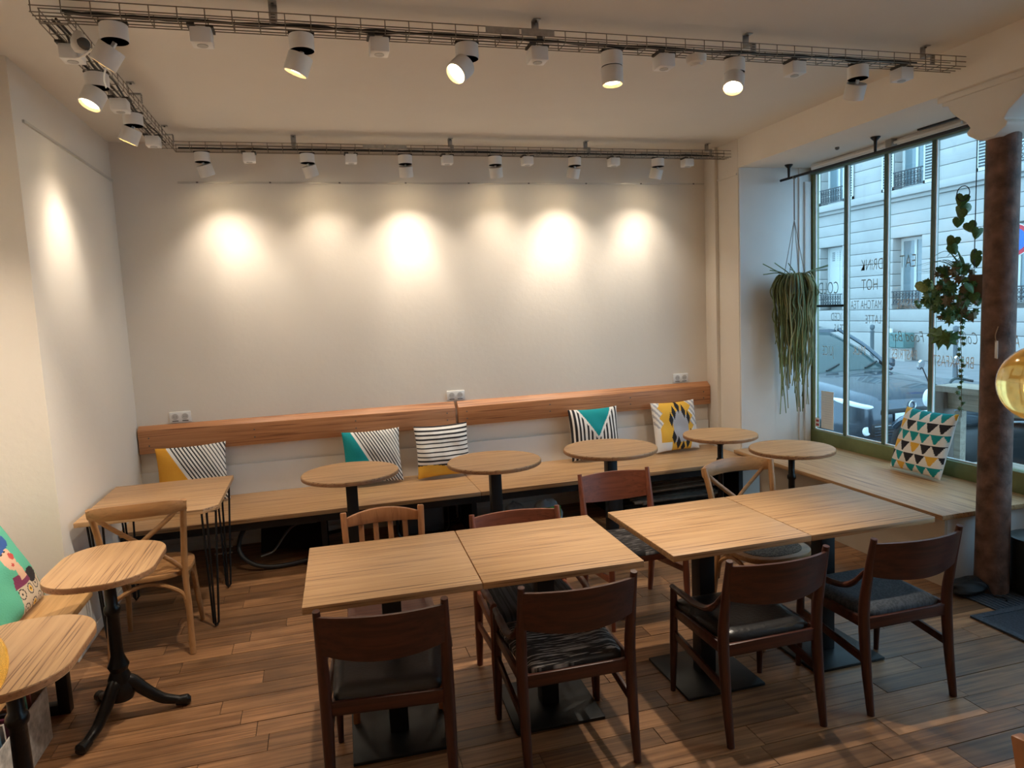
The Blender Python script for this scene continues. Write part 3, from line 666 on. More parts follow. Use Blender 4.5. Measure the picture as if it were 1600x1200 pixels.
def lamp(x, y, aim, lit, power, label, cone=50, blend=.9, spill=0, group='tilting ceiling spotlights'):
    t = thing('spotlight', label, 'spotlight', (x, y, ZT), 0, group)
    MB().box(-.055, .055, -.012, .012, -.008, -.001).box(-.03, .03, -.03, .03, -.012, -.004).build('mounting_clip', M_LAMPIN, t)
    MB().lathe([(.051, -.077), (.053, -.075), (.053, -.014), (.051, -.012), (0, -.012)], 26, caps=False).lathe([(0, -.0755), (.052, -.0755)], 26, mi=1).build('canister', [M_LAMP, M_LAMPIN], t)
    a = Vector(aim).normalized(); h = Vector((a.x, a.y, 0)); til = h.length
    piv = Vector((0, 0, -.083))+(h/til*-.034 if til > .05 else Vector((0, 0, 0)))
    q = a.to_track_quat('Z', 'Y')
    # the head: its top edge stays at the hinge, so tilted heads hang to one side
    c0 = piv + (h/til*.030 + h/til*.03*til + Vector((0, 0, -.030*til)) if til > .05 else Vector((0, 0, 0)))
    hd = MB().lathe([(.0, -.0005), (.051, -.0005), (.053, .002), (.053, .078), (.051, .08), (.047, .08), (.045, .066)], 26, caps=False).build('head', M_LAMP, t, loc=c0)
    hd.rotation_mode = 'QUATERNION'; hd.rotation_quaternion = q
    MB().lathe([(.0, .0665), (.038, .0665)], 22).build('lens', M_BULB if lit else M_OFF, hd)
    MB().lathe([(.038, .0670), (.0465, .0805)], 26, caps=False).build('trim_ring', M_GOLD, hd)
    MB().bar((0, 0, -.08), tuple(c0+a*.02), .014, .014).build('hinge', M_LAMP, t)
    if power:
        ld = bpy.data.lights.new('spot', 'SPOT'); ld.energy = power; ld.color = WARM; ld.spot_size = math.radians(cone); ld.spot_blend = blend; ld.shadow_soft_size = .03
        lo = bpy.data.objects.new('lamp_beam', ld); COL.objects.link(lo); lo.parent = t; lo.location = c0+a*.082; lo.rotation_mode = 'QUATERNION'; lo.rotation_quaternion = a.to_track_quat('-Z', 'Y')
        if spill:
            l2 = bpy.data.lights.new('spill', 'SPOT'); l2.energy = spill; l2.color = WARM; l2.spot_size = math.radians(112); l2.spot_blend = 1; l2.shadow_soft_size = .04
            lo = bpy.data.objects.new('lamp_spill', l2); COL.objects.link(lo); lo.parent = t; lo.location = c0+a*.083; lo.rotation_mode = 'QUATERNION'; lo.rotation_quaternion = Vector((a.x*.6, a.y*.25, a.z)).to_track_quat('-Z', 'Y')
    return t
LX = (-.70, .03, .76, 1.48, 2.16, 2.92)
FA = ((-.55, .12, -.8), (-.35, .1, -.9), (-.62, -.38, -.62), (.0, -.04, -1), (-.35, -.38, -.85), (.1, .45, -.85))
for i in range(6):
    lamp(LX[i], YT1, FA[i], i < 5, P_FRONT if i < 5 else P_FRONT*.5, ORD[i]+' white tilting spotlight under the front tray', 75, 1)
for i, (dx, p) in enumerate(((.27, .85), (.28, .22), (.08, 1.25), (.16, .2), (-.13, 1.25), (-.17, .8))):
    lamp(LX[i], YT2, (dx*.85, .26, -.80), True, P_BACK*p, ORD[i]+' white tilting spotlight under the rear tray', 50, 1, spill=24*(.4+.6*p))
lamp(XT, 3.92, (-.35, -.30, -.85), True, P_LEFT, 'lit white spotlight under the side tray nearest the camera', 60, 1)
lamp(XT, 4.62, (-.36, .05, -.8), True, P_LEFT, 'white spotlight under the side tray washing the left wall', 66, 1, spill=14)
def box_socket(x, y, label):
    t = thing('socket_box', label, 'socket box', (x, y, ZT), 0, 'white square boxes under the trays')
    MB().box(-.042, .042, -.042, .042, -.075, -.012).build('housing', M_PLASTIC, t, bevel=.005)
    MB().lathe([(.022, -.0755), (.022, -.078), (.0, -.0765)], 20).build('outlet', mat('outlet_grey', (.5, .49, .47), .5), t)
    MB().box(-.05, -.02, -.05, .03, -.012, -.002).box(.02, .05, -.03, .05, -.012, -.002).build('clip', M_LAMPIN, t)
for i, x in enumerate((-.37, .36, 1.10, 1.76, 2.52, 3.21)):
    box_socket(x, YT1, ORD[i]+' white socket box under the front tray'); box_socket(x-.01, YT2, ORD[i]+' white socket box under the rear tray')
for yy, nm in ((3.56, 'nearest the camera'), (4.34, 'in the middle'), (5.15, 'nearest the back wall')): box_socket(XT, yy, 'white socket box under the side tray, '+nm)
sd = thing('smoke_detector', 'round white detector under the front tray', 'detector', (1.93, YT1-.02, ZT))
MB().lathe([(.05, -.012), (.05, -.035), (.045, -.045), (.03, -.05), (.028, -.062), (0, -.064)], 26).build('body', M_PANEL, sd)
se = thing('ceiling_camera', 'white rounded camera with dark front at the tray corner', 'camera', (-.86, YT1+.12, ZT))
MB().lathe([(0, -.085), (.022, -.082), (.032, -.065), (.032, -.04), (.022, -.015), (.015, -.002)], 20).build('housing', M_PANEL, se)
MB().lathe([(.028, 0), (.02, .012), (0, .014)], 16).build('front', mat('smoked_front', (.10, .10, .10), .25), se, loc=(.021, -.017, -.055), rot=(PI/2-.2, 0, .7))
MB().tube(bez([(-.03, .06, -.06), (-.01, .02, -.10), (.07, -.03, -.075), (.10, -.02, -.11), (.07, .04, -.17), (.06, .10, -.19)], 6), .008, 8, flat=.5).build('white_cable', M_PLASTIC, se)
# unseen fill lamps added behind the camera to raise the ambient light
for i, (x, y) in enumerate(((-.6, -.4), (.8, -.4), (2.2, -.4), (0, -2.2), (2, -2.2))):
    lamp(x, y, (.0, .05, -1), True, P_FILL, 'added unseen fill spotlight behind the camera, number of five'.replace('number of five', ('front left', 'front middle', 'front right', 'back left', 'back right')[i]), 95, 1)

# ------------------------------------------------------------------ pendants of amber glass
M_AMBER = mat('amber_glass', (.86, .60, .20), .12, trans=.75, spec=.6, noise=.25, nscale=14, bump=.2, bscale=18)
def pendant(c, r, label, glow):
    t = thing('pendant_lamp', label, 'lamp', (c[0], c[1], ZC), 0, 'amber glass pendants'); zc = c[2]-ZC
    MB().lathe([(.03, zc+r*.985)]+[(r*math.sin(PI*k/20), zc+r*math.cos(PI*k/20)) for k in range(2, 20)]+[(0, zc-r)], 36).build('globe', M_AMBER, t)
    MB().tube([(0, 0, 0), (0, 0, zc+r+.05)], .003, 6).build('cord', M_CABLE, t)
    MB().lathe([(0, zc+r+.06), (.02, zc+r+.05), (.033, zc+r), (.033, zc+r-.015)], 16).build('socket', M_BLACK, t)
    MB().lathe([(0, zc-.045)]+[(.035*math.sin(PI*k/10), zc-.01-.035*math.cos(PI*k/10)) for k in range(1, 10)]+[(0, zc+.028)], 16).build('bulb', mat('filament_glow', (1, .8, .4), .4, emit=(1, .72, .35), estr=10), t)
    MB().lathe([(.06, 0), (.06, -.02), (.01, -.03)], 18).build('ceiling_rose', M_BLACK, t)
pendant((2.47, 1.885, 1.455), .138, 'amber glass globe pendant at the right picture edge', True)
pendant((-.80, 1.70, 1.09), .10, 'amber glass globe pendant cut by the left picture edge', True)

# ------------------------------------------------------------------ plants
M_RHIP = mat('rhipsalis_green', (.15, .20, .085), .6, noise=.5, nscale=5)
M_RHIP2 = mat('rhipsalis_olive', (.27, .27, .13), .6, noise=.4, nscale=5)
M_ROPE = mat('grey_rope', (.28, .26, .23), .9)
hpz = 1.93
pt = thing('hanging_plant', 'trailing rhipsalis in a rope hanger at the window corner', 'plant', (4.0, 5.23, 2.805))
dz = hpz-2.805
MB().lathe([(0, dz-.16), (.06, dz-.16), (.085, dz-.10), (.10, dz), (.09, dz), (.075, dz-.02), (0, dz-.02)], 22).build('pot', mat('grey_pot', (.20, .21, .23), .6, bump=.4, bscale=50), pt)
MB().tube([(0, 0, -.012), (0, 0, -.10), (.002, 0, -.36)], .006, 6).tube(arc((0, 0, -.006), .013, 0, 2*PI, 12, 'xz'), .004, 5).build('knotted_cord', M_ROPE, pt)
for k in range(4):
    a = k*PI/2+.5; MB().tube([(0, 0, -.36), (.1*math.cos(a), .1*math.sin(a), dz+.0), (.07*math.cos(a), .07*math.sin(a), dz-.16)], .003, 5).build('cord', M_ROPE, pt)
rn = random.Random(11)
for part, mm, cnt in (('trailing_stems', M_RHIP, 120), ('olive_stems', M_RHIP2, 80)):
    b = MB()
    for k in range(cnt):
        a = rn.uniform(0, 2*PI); o = rn.uniform(.06, .20); L_ = rn.choice((.25, .4, .5, .6, .7, .85, 1.05))*rn.uniform(.75, 1.05)
        ca, sa = math.cos(a), math.sin(a); ox, oy = ca*o, min(sa*o*.9, .16); tw = rn.uniform(.5, .95)
        p = [(ca*.04, sa*.04, dz-.01), (ox*.65, oy*.65, dz+rn.uniform(.02, .07)), (ox, oy, dz-rn.uniform(.03, .09))]
        for j in range(1, 5):
            f_ = j/4; p.append((ox*(1-(1-tw)*f_)+rn.uniform(-.022, .022), min(.17, oy*(1-(1-tw)*f_)+rn.uniform(-.022, .022)), dz-.06-L_*f_))
        b.tube(bez(p, 4), [.0066]*14+[.0055]*6+[.004]*5, 5)
    for k in range(9 if part == 'trailing_stems' else 0):
        a = rn.uniform(2.2, 4.4) if k % 3 else rn.uniform(-.6, .6); b.tube(bez([(0, 0, dz), (math.cos(a)*.12, math.sin(a)*.10, dz+.07), (math.cos(a)*rn.uniform(.24, .36), math.sin(a)*.15, dz+rn.uniform(.05, .16))], 5), .0045, 5)
    q = b.build(part, mm, pt); q['kind'] = 'stuff'
M_LEAF = mat('leaf_green', (.055, .13, .030), .45, noise=.45, nscale=9)
M_LEAFY = mat('leaf_yellow_green', (.20, .24, .035), .45, noise=.4, nscale=9)
M_LEAFB = mat('leaf_brownish', (.13, .10, .045), .6, noise=.4, nscale=9)
pp = thing('pillar_plant', 'mixed hanging plants with ivy and grass blades behind the pillar', 'plant', (3.90, 3.42, 2.80))
MB().tube([(0, 0, 0), (0, 0, -.88)], .003, 5).tube(arc((-.02, .07, -.42), .045, 0, 2*PI, 14, 'yz'), .003, 5).build('hanger_wire', M_BLACK, pp)
MB().lathe([(0, -1.06), (.05, -1.06), (.075, -.92), (.065, -.92), (0, -.94)], 20, (.03, -.03, 0)).build('pot', mat('brown_pot', (.12, .07, .04), .7), pp)
def leaf_mesh(kind, m):
    if kind == 'heart': out = [(0, -.5), (.22, -.28), (.40, .05), (.42, .30), (.28, .46), (.10, .44), (0, .34), (-.10, .44), (-.28, .46), (-.42, .30), (-.40, .05), (-.22, -.28)]
    else: out = [(0, -.55), (.10, -.22), (.34, -.32), (.26, -.04), (.52, .10), (.28, .20), (.30, .44), (.08, .34), (0, .42), (-.08, .34), (-.30, .44), (-.28, .20), (-.52, .10), (-.26, -.04), (-.34, -.32), (-.10, -.22)]
    n = len(out); v = [(0, 0, .10)]+[(x, y, -.12*abs(x)*2) for x, y in out]+[(0, 0, .085)]+[(x, y, -.12*abs(x)*2-.012) for x, y in out]
    f = [(0, i+1, (i+1) % n+1) for i in range(n)]+[(n+1, n+1+(i+1) % n+1, n+1+i+1) for i in range(n)]+[(i+1, n+2+i, n+2+(i+1) % n, (i+1) % n+1) for i in range(n)]
    return MB().add(v, f).mesh('leaf', m)
LM = [leaf_mesh('heart', M_LEAF), leaf_mesh('ivy', M_LEAF), leaf_mesh('ivy', M_LEAFB), leaf_mesh('heart', M_LEAFY)]
def leaf(k, p, s, seed):
    r3 = random.Random(seed); o = link('leaf', LM[k], pp, p, (PI/2+r3.uniform(-.6, .6), r3.uniform(-.5, .5), -.75+r3.uniform(-.7, .7)), (s, s, s))
rn = random.Random(5)
for k in range(10): leaf(0, (rn.uniform(-.06, .04), rn.uniform(-.02, .14), -.46-.042*k), rn.uniform(.075, .10), k)
for k in range(120):
    a_, q_ = rn.uniform(0, 2*PI), rn.random()**.5; leaf(rn.choice((0, 1, 1, 1, 2, 2)), (rn.uniform(-.14, .02), .09+.15*q_*math.cos(a_), -1.03+.19*q_*math.sin(a_)), rn.uniform(.045, .085), 50+k)
for k, (yy, zz, s) in enumerate(((.30, -.98, .13), (.27, -1.05, .12))): leaf(3, (-.05, yy, zz), s, 200+k)
for k in range(3): leaf(1, (-.06, .21-.05*k, -1.30-.01*k), .15, 300+k)
for k in range(16): leaf(1, (-.05+.01*math.sin(k), .03+.012*math.sin(k*1.7), -1.24-.034*k), .036, 320+k)
for k in range(16): leaf(1, (-.05, .20+.012*k, -1.09-.02*math.sin(k*1.1)), .034, 360+k)
b = MB()
for k in range(22):
    a = rn.uniform(-.25, PI*.75); l_ = rn.uniform(.22, .36); c, s = math.cos(a)*.45, abs(math.sin(a)); h_ = rn.uniform(.0, .22)
    b.tube(bez([(-.03, .03, -.92), (-.03+c*l_*.5, .03+s*l_*.55, -.90+h_*.8), (-.03+c*l_, .03+s*l_*1.15, -.90+h_*.6)], 5), [.006, .007, .007, .007, .006, .006, .005, .004, .003, .002, .001], 5, flat=.3)
q = b.build('grass_blades', mat('blade_green', (.09, .16, .05), .5, noise=.3, nscale=9), pp); q['kind'] = 'stuff'
MB().tube(bez([(-.05, .03, -.95), (-.05, .04, -1.2), (-.045, .03, -1.5), (-.05, .02, -1.8)], 6), .002, 5).build('vine', M_LEAFB, pp)

# ------------------------------------------------------------------ floor things
M_MAT1 = mat('mat_blue_grey', (.045, .055, .07), .95, noise=.35, nscale=60, bump=.6, bscale=120)
M_MAT2 = mat('mat_navy', (.035, .045, .062), .95, noise=.3, nscale=90, bump=.6, bscale=160)
m1 = thing('door_mat', 'ribbed grey mat around the foot of the pillar', 'mat', (0, 0, 0))
MB().box(3.55, 4.30, 2.915, 3.24, 0, .008).build('pile', M_MAT1, m1, bevel=.002)
for k in range(24): MB().box(3.57+k*.03, 3.58+k*.03, 2.925, 3.23, .008, .0105).build('rib', M_MAT2, m1)
m2 = thing('entrance_mat', 'navy entrance mat with raised border at the right edge', 'mat', (0, 0, 0))
MB().box(3.35, 4.30, 1.9, 2.91, 0, .009).build('pile', M_MAT2, m2, bevel=.002)
MB().box(3.35, 3.39, 1.9, 2.91, .009, .012).box(3.39, 4.3, 2.87, 2.91, .009, .012).build('border', M_MAT1, m2)
bag = thing('black_bag', 'soft black bag slumped on the floor beside the pillar', 'bag', (3.63, 3.155, .009))
def blob(rx, ry, rz, seed, n=20):
    rr = random.Random(seed); ph = [rr.uniform(0, 6) for _ in range(4)]
    def fn(u, v):
        a, e = 2*PI*u, PI*v; d = 1+.10*math.sin(3*a+ph[0])*math.sin(e)+.08*math.sin(5*e+ph[1]+2*a)
        return (rx*math.sin(e)*math.cos(a)*d, ry*math.sin(e)*math.sin(a)*d, max(-rz*.75, rz*math.cos(e)*d)+rz*.75)
    return MB().grid(fn, n, n//2+4)
blob(.16, .075, .05, 3).build('body', mat('black_nylon', (.008, .008, .009), .7), bag, weld=True)
MB().tube(bez([(-.07, -.05, .10), (.02, -.075, .08), (.05, -.10, .012), (.09, -.15, .008), (.06, -.18, .006)], 6), .007, 6, flat=.4).build('strap', M_BLACK, bag)
bn = thing('waste_bin', 'tall dark bin behind the pillar with a red handled bag on top', 'bin', (3.97, 3.02, .011))
MB().lathe([(.12, 0), (.13, .02), (.14, .32), (.145, .33), (.135, .335), (.0, .325)], 28).build('body', mat('dark_bin', (.02, .026, .027), .35, noise=.3, nscale=5), bn)
rb = thing('red_handled_pack', 'grey printed pack with red carrying handle on the dark bin', 'pack', (3.93, 3.0, .348), .6)
MB().box(-.09, .09, -.05, .05, 0, .14).build('pack', mat('pack_grey', (.45, .45, .52), .6, noise=.3, nscale=10), rb, bevel=.015)
MB().tube(bez([(-.075, 0, .12), (-.08, 0, .20), (-.04, 0, .235), (.04, 0, .235), (.08, 0, .20), (.075, 0, .12)], 5), .017, 10).build('handle', mat('red_plastic', (.55, .03, .03), .4), rb)
MB().box(.02, .06, -.0525, -.05, .02, .05).build('printed_patch', MATS['red_plastic'], rb)
# folded and stored things under the back bench
def folding_chair(x, y, rz, label):
    t = thing('folding_chair', label, 'chair', (x, y, 0), rz, 'black metal chairs stored under the bench')
    fr = rounded(.42, .34, .07, 6); pts = [(p[0], 0, p[1]+.185) for p in fr]
    MB().tube(pts, .011, 8, closed=True).build('back_frame', M_IRON, t)
    MB().box(-.17, .17, -.006, .006, .10, .31).build('back_panel', mat('dark_panel', (.04, .037, .037), .5), t, bevel=.004)
    MB().tube([(-.2, .03, .012), (.2, .03, .012)], .011, 8).tube([(-.2, .10, .05), (.2, .10, .05)], .011, 8).build('cross_bar', M_IRON, t)
    MB().box(-.18, .18, .04, .065, .03, .33).build('seat', MATS['dark_panel'], t, bevel=.006)
folding_chair(.72, 5.50, .08, 'black metal folding chair standing folded under the bench'); folding_chair(.86, 5.72, .08, 'second black folding chair leaning behind the first under the bench')
lc = thing('lounge_chair', 'black chair with curved tubular frame pushed under the left bench', 'chair', (-.30, 5.42, 0))
MB().tube(bez([(.40, -.12, .10), (.10, -.17, .03), (-.18, -.19, .03), (-.33, -.16, .12), (-.34, -.08, .24), (-.24, .04, .33), (-.05, .10, .34)], 7), .016, 10).build('tube_frame', mat('worn_black_tube', (.03, .03, .032), .4), lc)
MB().tube(bez([(-.21, -.10, .08), (-.12, -.06, .10), (-.02, .0, .21), (.05, .03, .25), (.20, .04, .25)], 7), .013, 8, flat=.6).build('arm', mat('grey_arm', (.16, .16, .16), .35, .4), lc)
def slab(u, v): return (-.22+.5*u, .05+.25*v, .06+.22*v+.02*math.sin(5*u))
MB().grid(slab, 8, 8).grid(lambda u, v: tuple(c+(0, .012, -.012)[i] for i, c in enumerate(slab(u, v))), 8, 8).build('seat_shell', M_LEATHER, lc)
MB().tube([(.40, -.12, .10), (.42, .25, .10)], .014, 8).tube([(.42, .25, .10), (-.2, .28, .03)], .014, 8).build('rear_tube', M_IRON, lc)
for sx in (-.33,):
    for k in range(3): MB().tube([(-.52, -.10+.05*k, .14+.03*k), (-.40, -.10+.05*k, .14+.03*k)], .008, 6).build('steel_stub', M_ZINC, lc)
def wood_folder(k):
    t = thing('wooden_folding_chair', ['grey slatted folding chair lowest in the pile under the bench', 'grey slatted folding chair in the middle of the pile under the bench', 'brownish slatted folding chair topmost in the pile under the bench'][k], 'chair', (2.88, 5.47, .025+.088*k), -.04+.05*k, 'folded slatted chairs under the bench')
    m = (mat('weathered_slat', (.16, .135, .11), .8, noise=.25, nscale=20), mat('weathered_slat', (.16, .135, .11)), M_ORANGE)[k] if k < 2 else mat('brown_slat', (.20, .13, .08), .7, noise=.25, nscale=20)
    for j in range(5): MB().box(-.42, .40, -.20+.085*j, -.135+.085*j, .03, .048).build('slat', m, t, bevel=.003, rot=(.10, 0, 0))
    for s in (-1, 1): MB().bar((s*.33, -.21, .012), (s*.33, .21, .03), .03, .024).build('side_bar', m, t)
for k in range(3): wood_folder(k)
sb = thing('soil_bag', 'printed bag with green grass picture under the bench', 'bag', (1.72, 5.38, 0), .1)
blob(.13, .08, .13, 8).build('sack', mat('bag_white', (.45, .47, .48), .5, noise=.3, nscale=8), sb, weld=True)
MB().box(-.09, .09, -.093, -.089, .10, .19).build('grass_print', mat('bag_green', (.10, .32, .03), .5, noise=.6, nscale=40), sb, bevel=.001)
MB().box(-.09, .09, -.093, -.089, .03, .085).build('text_band', M_PAPER, sb)
q = text('PRESS BAR', 0, 0, .045, .8, sb, M_SLOT); q.location = (0, -.094, .057); q.rotation_euler = (0, 0, PI/2); q.scale = (1, -1, 1)
cs = thing('carrier_bag', 'crumpled grey plastic bag beside the printed bag under the bench', 'bag', (1.47, 5.48, 0)); blob(.09, .09, .12, 12).build('body', mat('clear_bag', (.30, .32, .34), .3, noise=.5, nscale=14), cs, weld=True)
# magazine crate below the side bench
mg = thing('magazine_crate', 'pale wire crate with magazines under the left bench', 'crate', (-1.36, 3.15, 0))
for s in (-1, 1):
    MB().box(s*.10-.003, s*.10+.003, -.25, .25, .002, .24).build('side', mat('newsprint', (.50, .48, .45), .9, noise=.35, nscale=26), mg)
    MB().box(-.10, .10, s*.25-.003, s*.25+.003, .002, .24).build('end', MATS['newsprint'], mg)
MB().box(-.1, .1, -.25, .25, .002, .008).build('base', MATS['newsprint'], mg)
for k in range(9):
    c = [(.5, .08, .06), (.1, .2, .3), (.6, .55, .5), (.2, .05, .1), (.05, .05, .06), (.55, .3, .2), (.7, .68, .62), (.1, .3, .25), (.35, .1, .1)][k]
    tag(MB().box(-.08, .08, 0, .012, 0, .28).build('magazine', mat('cover_%d' % k, c, .5, noise=.4, nscale=20), loc=(-1.36, 2.96+.043*k, .009), rot=(.10, 0, 0)), ('red', 'dark blue', 'beige', 'plum', 'black', 'terracotta', 'ivory', 'green', 'maroon')[k]+' magazine standing in the pale crate under the left bench', 'magazine', 'magazines in the crate')

# ------------------------------------------------------------------ outside: street, facade, car, motorbike
ZG = -.15
M_ASPH = mat('asphalt', (.16, .165, .17), .75, noise=.2, nscale=3, bump=.2, bscale=40)
M_PAVE = mat('pavement', (.25, .25, .25), .85, noise=.12, nscale=2, bump=.1, bscale=30)
M_STONE = mat('limestone', (.40, .385, .36), .85, noise=.07, nscale=1.5, bump=.1, bscale=12)
M_SHUT = mat('white_shutter', (.58, .60, .57), .6); M_IRONB = mat('balcony_iron', (.03, .035, .04), .5)
M_DGLASS = mat('dark_window_glass', (.16, .22, .24), .08, spec=.8); M_CURT = mat('pale_curtain', (.55, .60, .60), .8)
struct(MB().box(XW+.3, 5.75, -8, 40, ZG-.3, ZG).build('pavement_near', M_PAVE)); struct(MB().box(5.75, 13.2, -8, 40, ZG-.3, ZG-.10).build('road', M_ASPH)); struct(MB().box(13.2, 16.3, -8, 40, ZG-.3, ZG).build('pavement_far', M_PAVE))
XF = 16.0
fa = thing('apartment_building', 'pale limestone apartment house with white shutters across the street', 'building', (XF, 0, ZG))
MB().box(.42, .9, 2, 34, 0, 14).build('core_wall', M_STONE, fa)
cols = [4.0, 7.05, 10.1, 13.1, 16.13, 19.13, 22.2, 25.2]; gw = .50
edges = [2]+[e for c in cols for e in (c-gw, c+gw)]+[30]
z = .0
gz = [0, .75]+[.75+.335*i for i in range(1, 12)]
for i in range(len(gz)-1):
    z0, z1 = gz[i], gz[i+1]
    if z1 < 1.53 or z1 > 3.52: MB().box(0, .42, 2, 30, z0+.006, z1-.006).build('stone_course', M_STONE, fa, bevel=.01)
    else:
        for k in range(0, len(edges), 2): MB().box(0, .42, edges[k], edges[k+1], z0+.006, z1-.006).build('stone_course', M_STONE, fa, bevel=.01)
zt = gz[-1]
MB().box(-.10, .42, 2, 30, zt, zt+.10).box(-.22, .42, 2, 30, zt+.10, zt+.30).build('cornice', M_STONE, fa, bevel=.02)
zc = zt+.30
up = [zc+.41*i for i in range(0, 14)]
for i in range(13):
    z0, z1 = up[i], up[i+1]
    if 0 <= i < 6:
        for k in range(0, len(edges), 2): MB().box(.05, .42, edges[k], edges[k+1], z0+.006, z1-.006).build('stone_course', M_STONE, fa, bevel=.01)
    else: MB().box(.05, .42, 2, 30, z0+.006, z1-.006).build('stone_course', M_STONE, fa, bevel=.01)
def fwin(y, z0, z1, shut, door):
    wf = MB().box(.30, .36, y-gw, y-gw+.08, z0, z1).box(.30, .36, y+gw-.08, y+gw, z0, z1).box(.30, .36, y-gw+.08, y+gw-.08, z0, z0+.08).box(.30, .36, y-gw+.08, y+gw-.08, z1-.08, z1).box(.30, .36, y-.04, y+.04, z0+.08, z1-.08).build('window', M_SHUT, fa)
    if door:
        MB().box(.31, .345, y-gw+.08, y+gw-.08, z0+.08, z1-.08).build('shutter_leaf', M_SHUT, wf)
        for cx in (-.24, 0, .24):
            for k in range(5): MB().box(.302, .309, y+cx-.06, y+cx+.06, z1-.42+k*.06, z1-.40+k*.06).build('vent_slot', M_IRONB, wf)
    else:
        for s in (-1, 1): MB().box(.325, .335, y+min(s*.04, s*(gw-.08)), y+max(s*.04, s*(gw-.08)), z0+.08, z1-.08).build('pane', M_DGLASS, wf)
        MB().box(.345, .35, y-gw+.1, y-.1, z0+.1, z1-.1).build('curtain', M_CURT, wf)
    if shut:
        for s in (-1, 1):
            a, b_ = (y+s*gw+s*.01, y+s*(gw+.44)); a, b_ = min(a, b_), max(a, b_)
            sh_ = MB().box(.0, .035, a, a+.05, z0, z1).box(.0, .035, b_-.05, b_, z0, z1).box(.0, .035, a, b_, z0, z0+.08).box(.0, .035, a, b_, z1-.08, z1).box(.02, .03, a, b_, z0, z1).build('shutter', M_SHUT, fa)
            for k in range(int((z1-z0-.2)/.075)): MB().box(-.004, .022, a+.06, b_-.06, z0+.10+k*.075, z0+.132+k*.075).build('louvre', M_IRONB, sh_)
    r = MB(); h = .42 if shut else .36; zb = z0+.02
    r.box(-.03, .0, y-gw, y+gw, zb+h, zb+h+.03).box(-.03, .0, y-gw, y+gw, zb, zb+.02)
    for k in range(9):
        yy = y-gw+.06+k*(2*gw-.12)/8; r.box(-.022, -.008, yy-.008, yy+.008, zb, zb+h)
        if k < 8: r.tube(arc((-.015, yy+.055, zb+h*.5), .05, 0, 2*PI, 10, 'yz'), .010, 4).tube(arc((-.015, yy+.055, zb+h*.22), .035, 0, 2*PI, 10, 'yz'), .009, 4).tube(arc((-.015, yy+.055, zb+h*.8), .035, 0, 2*PI, 10, 'yz'), .009, 4)
    r.build('balcony_rail', M_IRONB, fa)
for i, y in enumerate(cols):
    fwin(y, 1.53, 3.42, False, i == 5); fwin(y, zc+.05, zc+2.35, True, False)
def ell_sec(y, hw, z0, z1, n=20, p=.45):
    out = []
    for i in range(n):
        a = 2*PI*i/n; c, s = math.cos(a), math.sin(a); out.append((hw*math.copysign(abs(c)**p, c), y, (z0+z1)/2+(z1-z0)/2*math.copysign(abs(s)**p, s)))
    return out
def loft(secs):
    b = MB(); n = len(secs[0]); vs = [p for s in secs for p in s]
    f = [(i*n+j, i*n+(j+1) % n, (i+1)*n+(j+1) % n, (i+1)*n+j) for i in range(len(secs)-1) for j in range(n)]+[tuple(range(n)), tuple(range((len(secs)-1)*n, len(secs)*n))]
    return b.add(vs, f)
M_CAR = mat('dark_blue_grey_paint', (.035, .055, .075), .22, .4, coat=.8); M_CARG = mat('car_glass', (.05, .08, .08), .05, spec=.9); M_TYRE = mat('tyre', (.012, .012, .012), .8); M_CHROME = mat('bright_metal', (.7, .72, .74), .15, 1); M_HEAD = mat('headlamp_glass', (.75, .85, .9), .1, emit=(.75, .92, 1), estr=.12); M_DARK = mat('dark_trim', (.012, .013, .014), .5)
car = thing('parked_car', 'dark blue grey car parked at the kerb outside the window', 'car', (6.80, 6.75, ZG-.10))
loft([ell_sec(y, hw, z0, z1) for y, hw, z0, z1 in ((0, .60, .34, .72), (.06, .74, .24, .80), (.25, .84, .20, .87), (.6, .88, .18, .95), (1.25, .89, .18, 1.03), (2.4, .89, .18, 1.02), (3.4, .88, .2, 1.04), (4.1, .84, .25, 1.02), (4.3, .70, .4, .95))]).build('body', M_CAR, car, ang=50)
loft([ell_sec(y, hw, z0, z1, 20, .5) for y, hw, z0, z1 in ((1.12, .70, .95, 1.02), (1.5, .72, .95, 1.27), (1.95, .68, .95, 1.50), (2.4, .66, .95, 1.57), (3.1, .64, .95, 1.54), (3.7, .62, .95, 1.36), (4.1, .6, .95, 1.05))]).build('cabin_glass', M_CARG, car, ang=50)
loft([ell_sec(y, hw, z0, z1, 16, .5) for y, hw, z0, z1 in ((1.98, .60, 1.48, 1.54), (2.4, .62, 1.50, 1.595), (3.1, .60, 1.48, 1.565), (3.6, .56, 1.38, 1.45))]).build('roof', M_CAR, car)
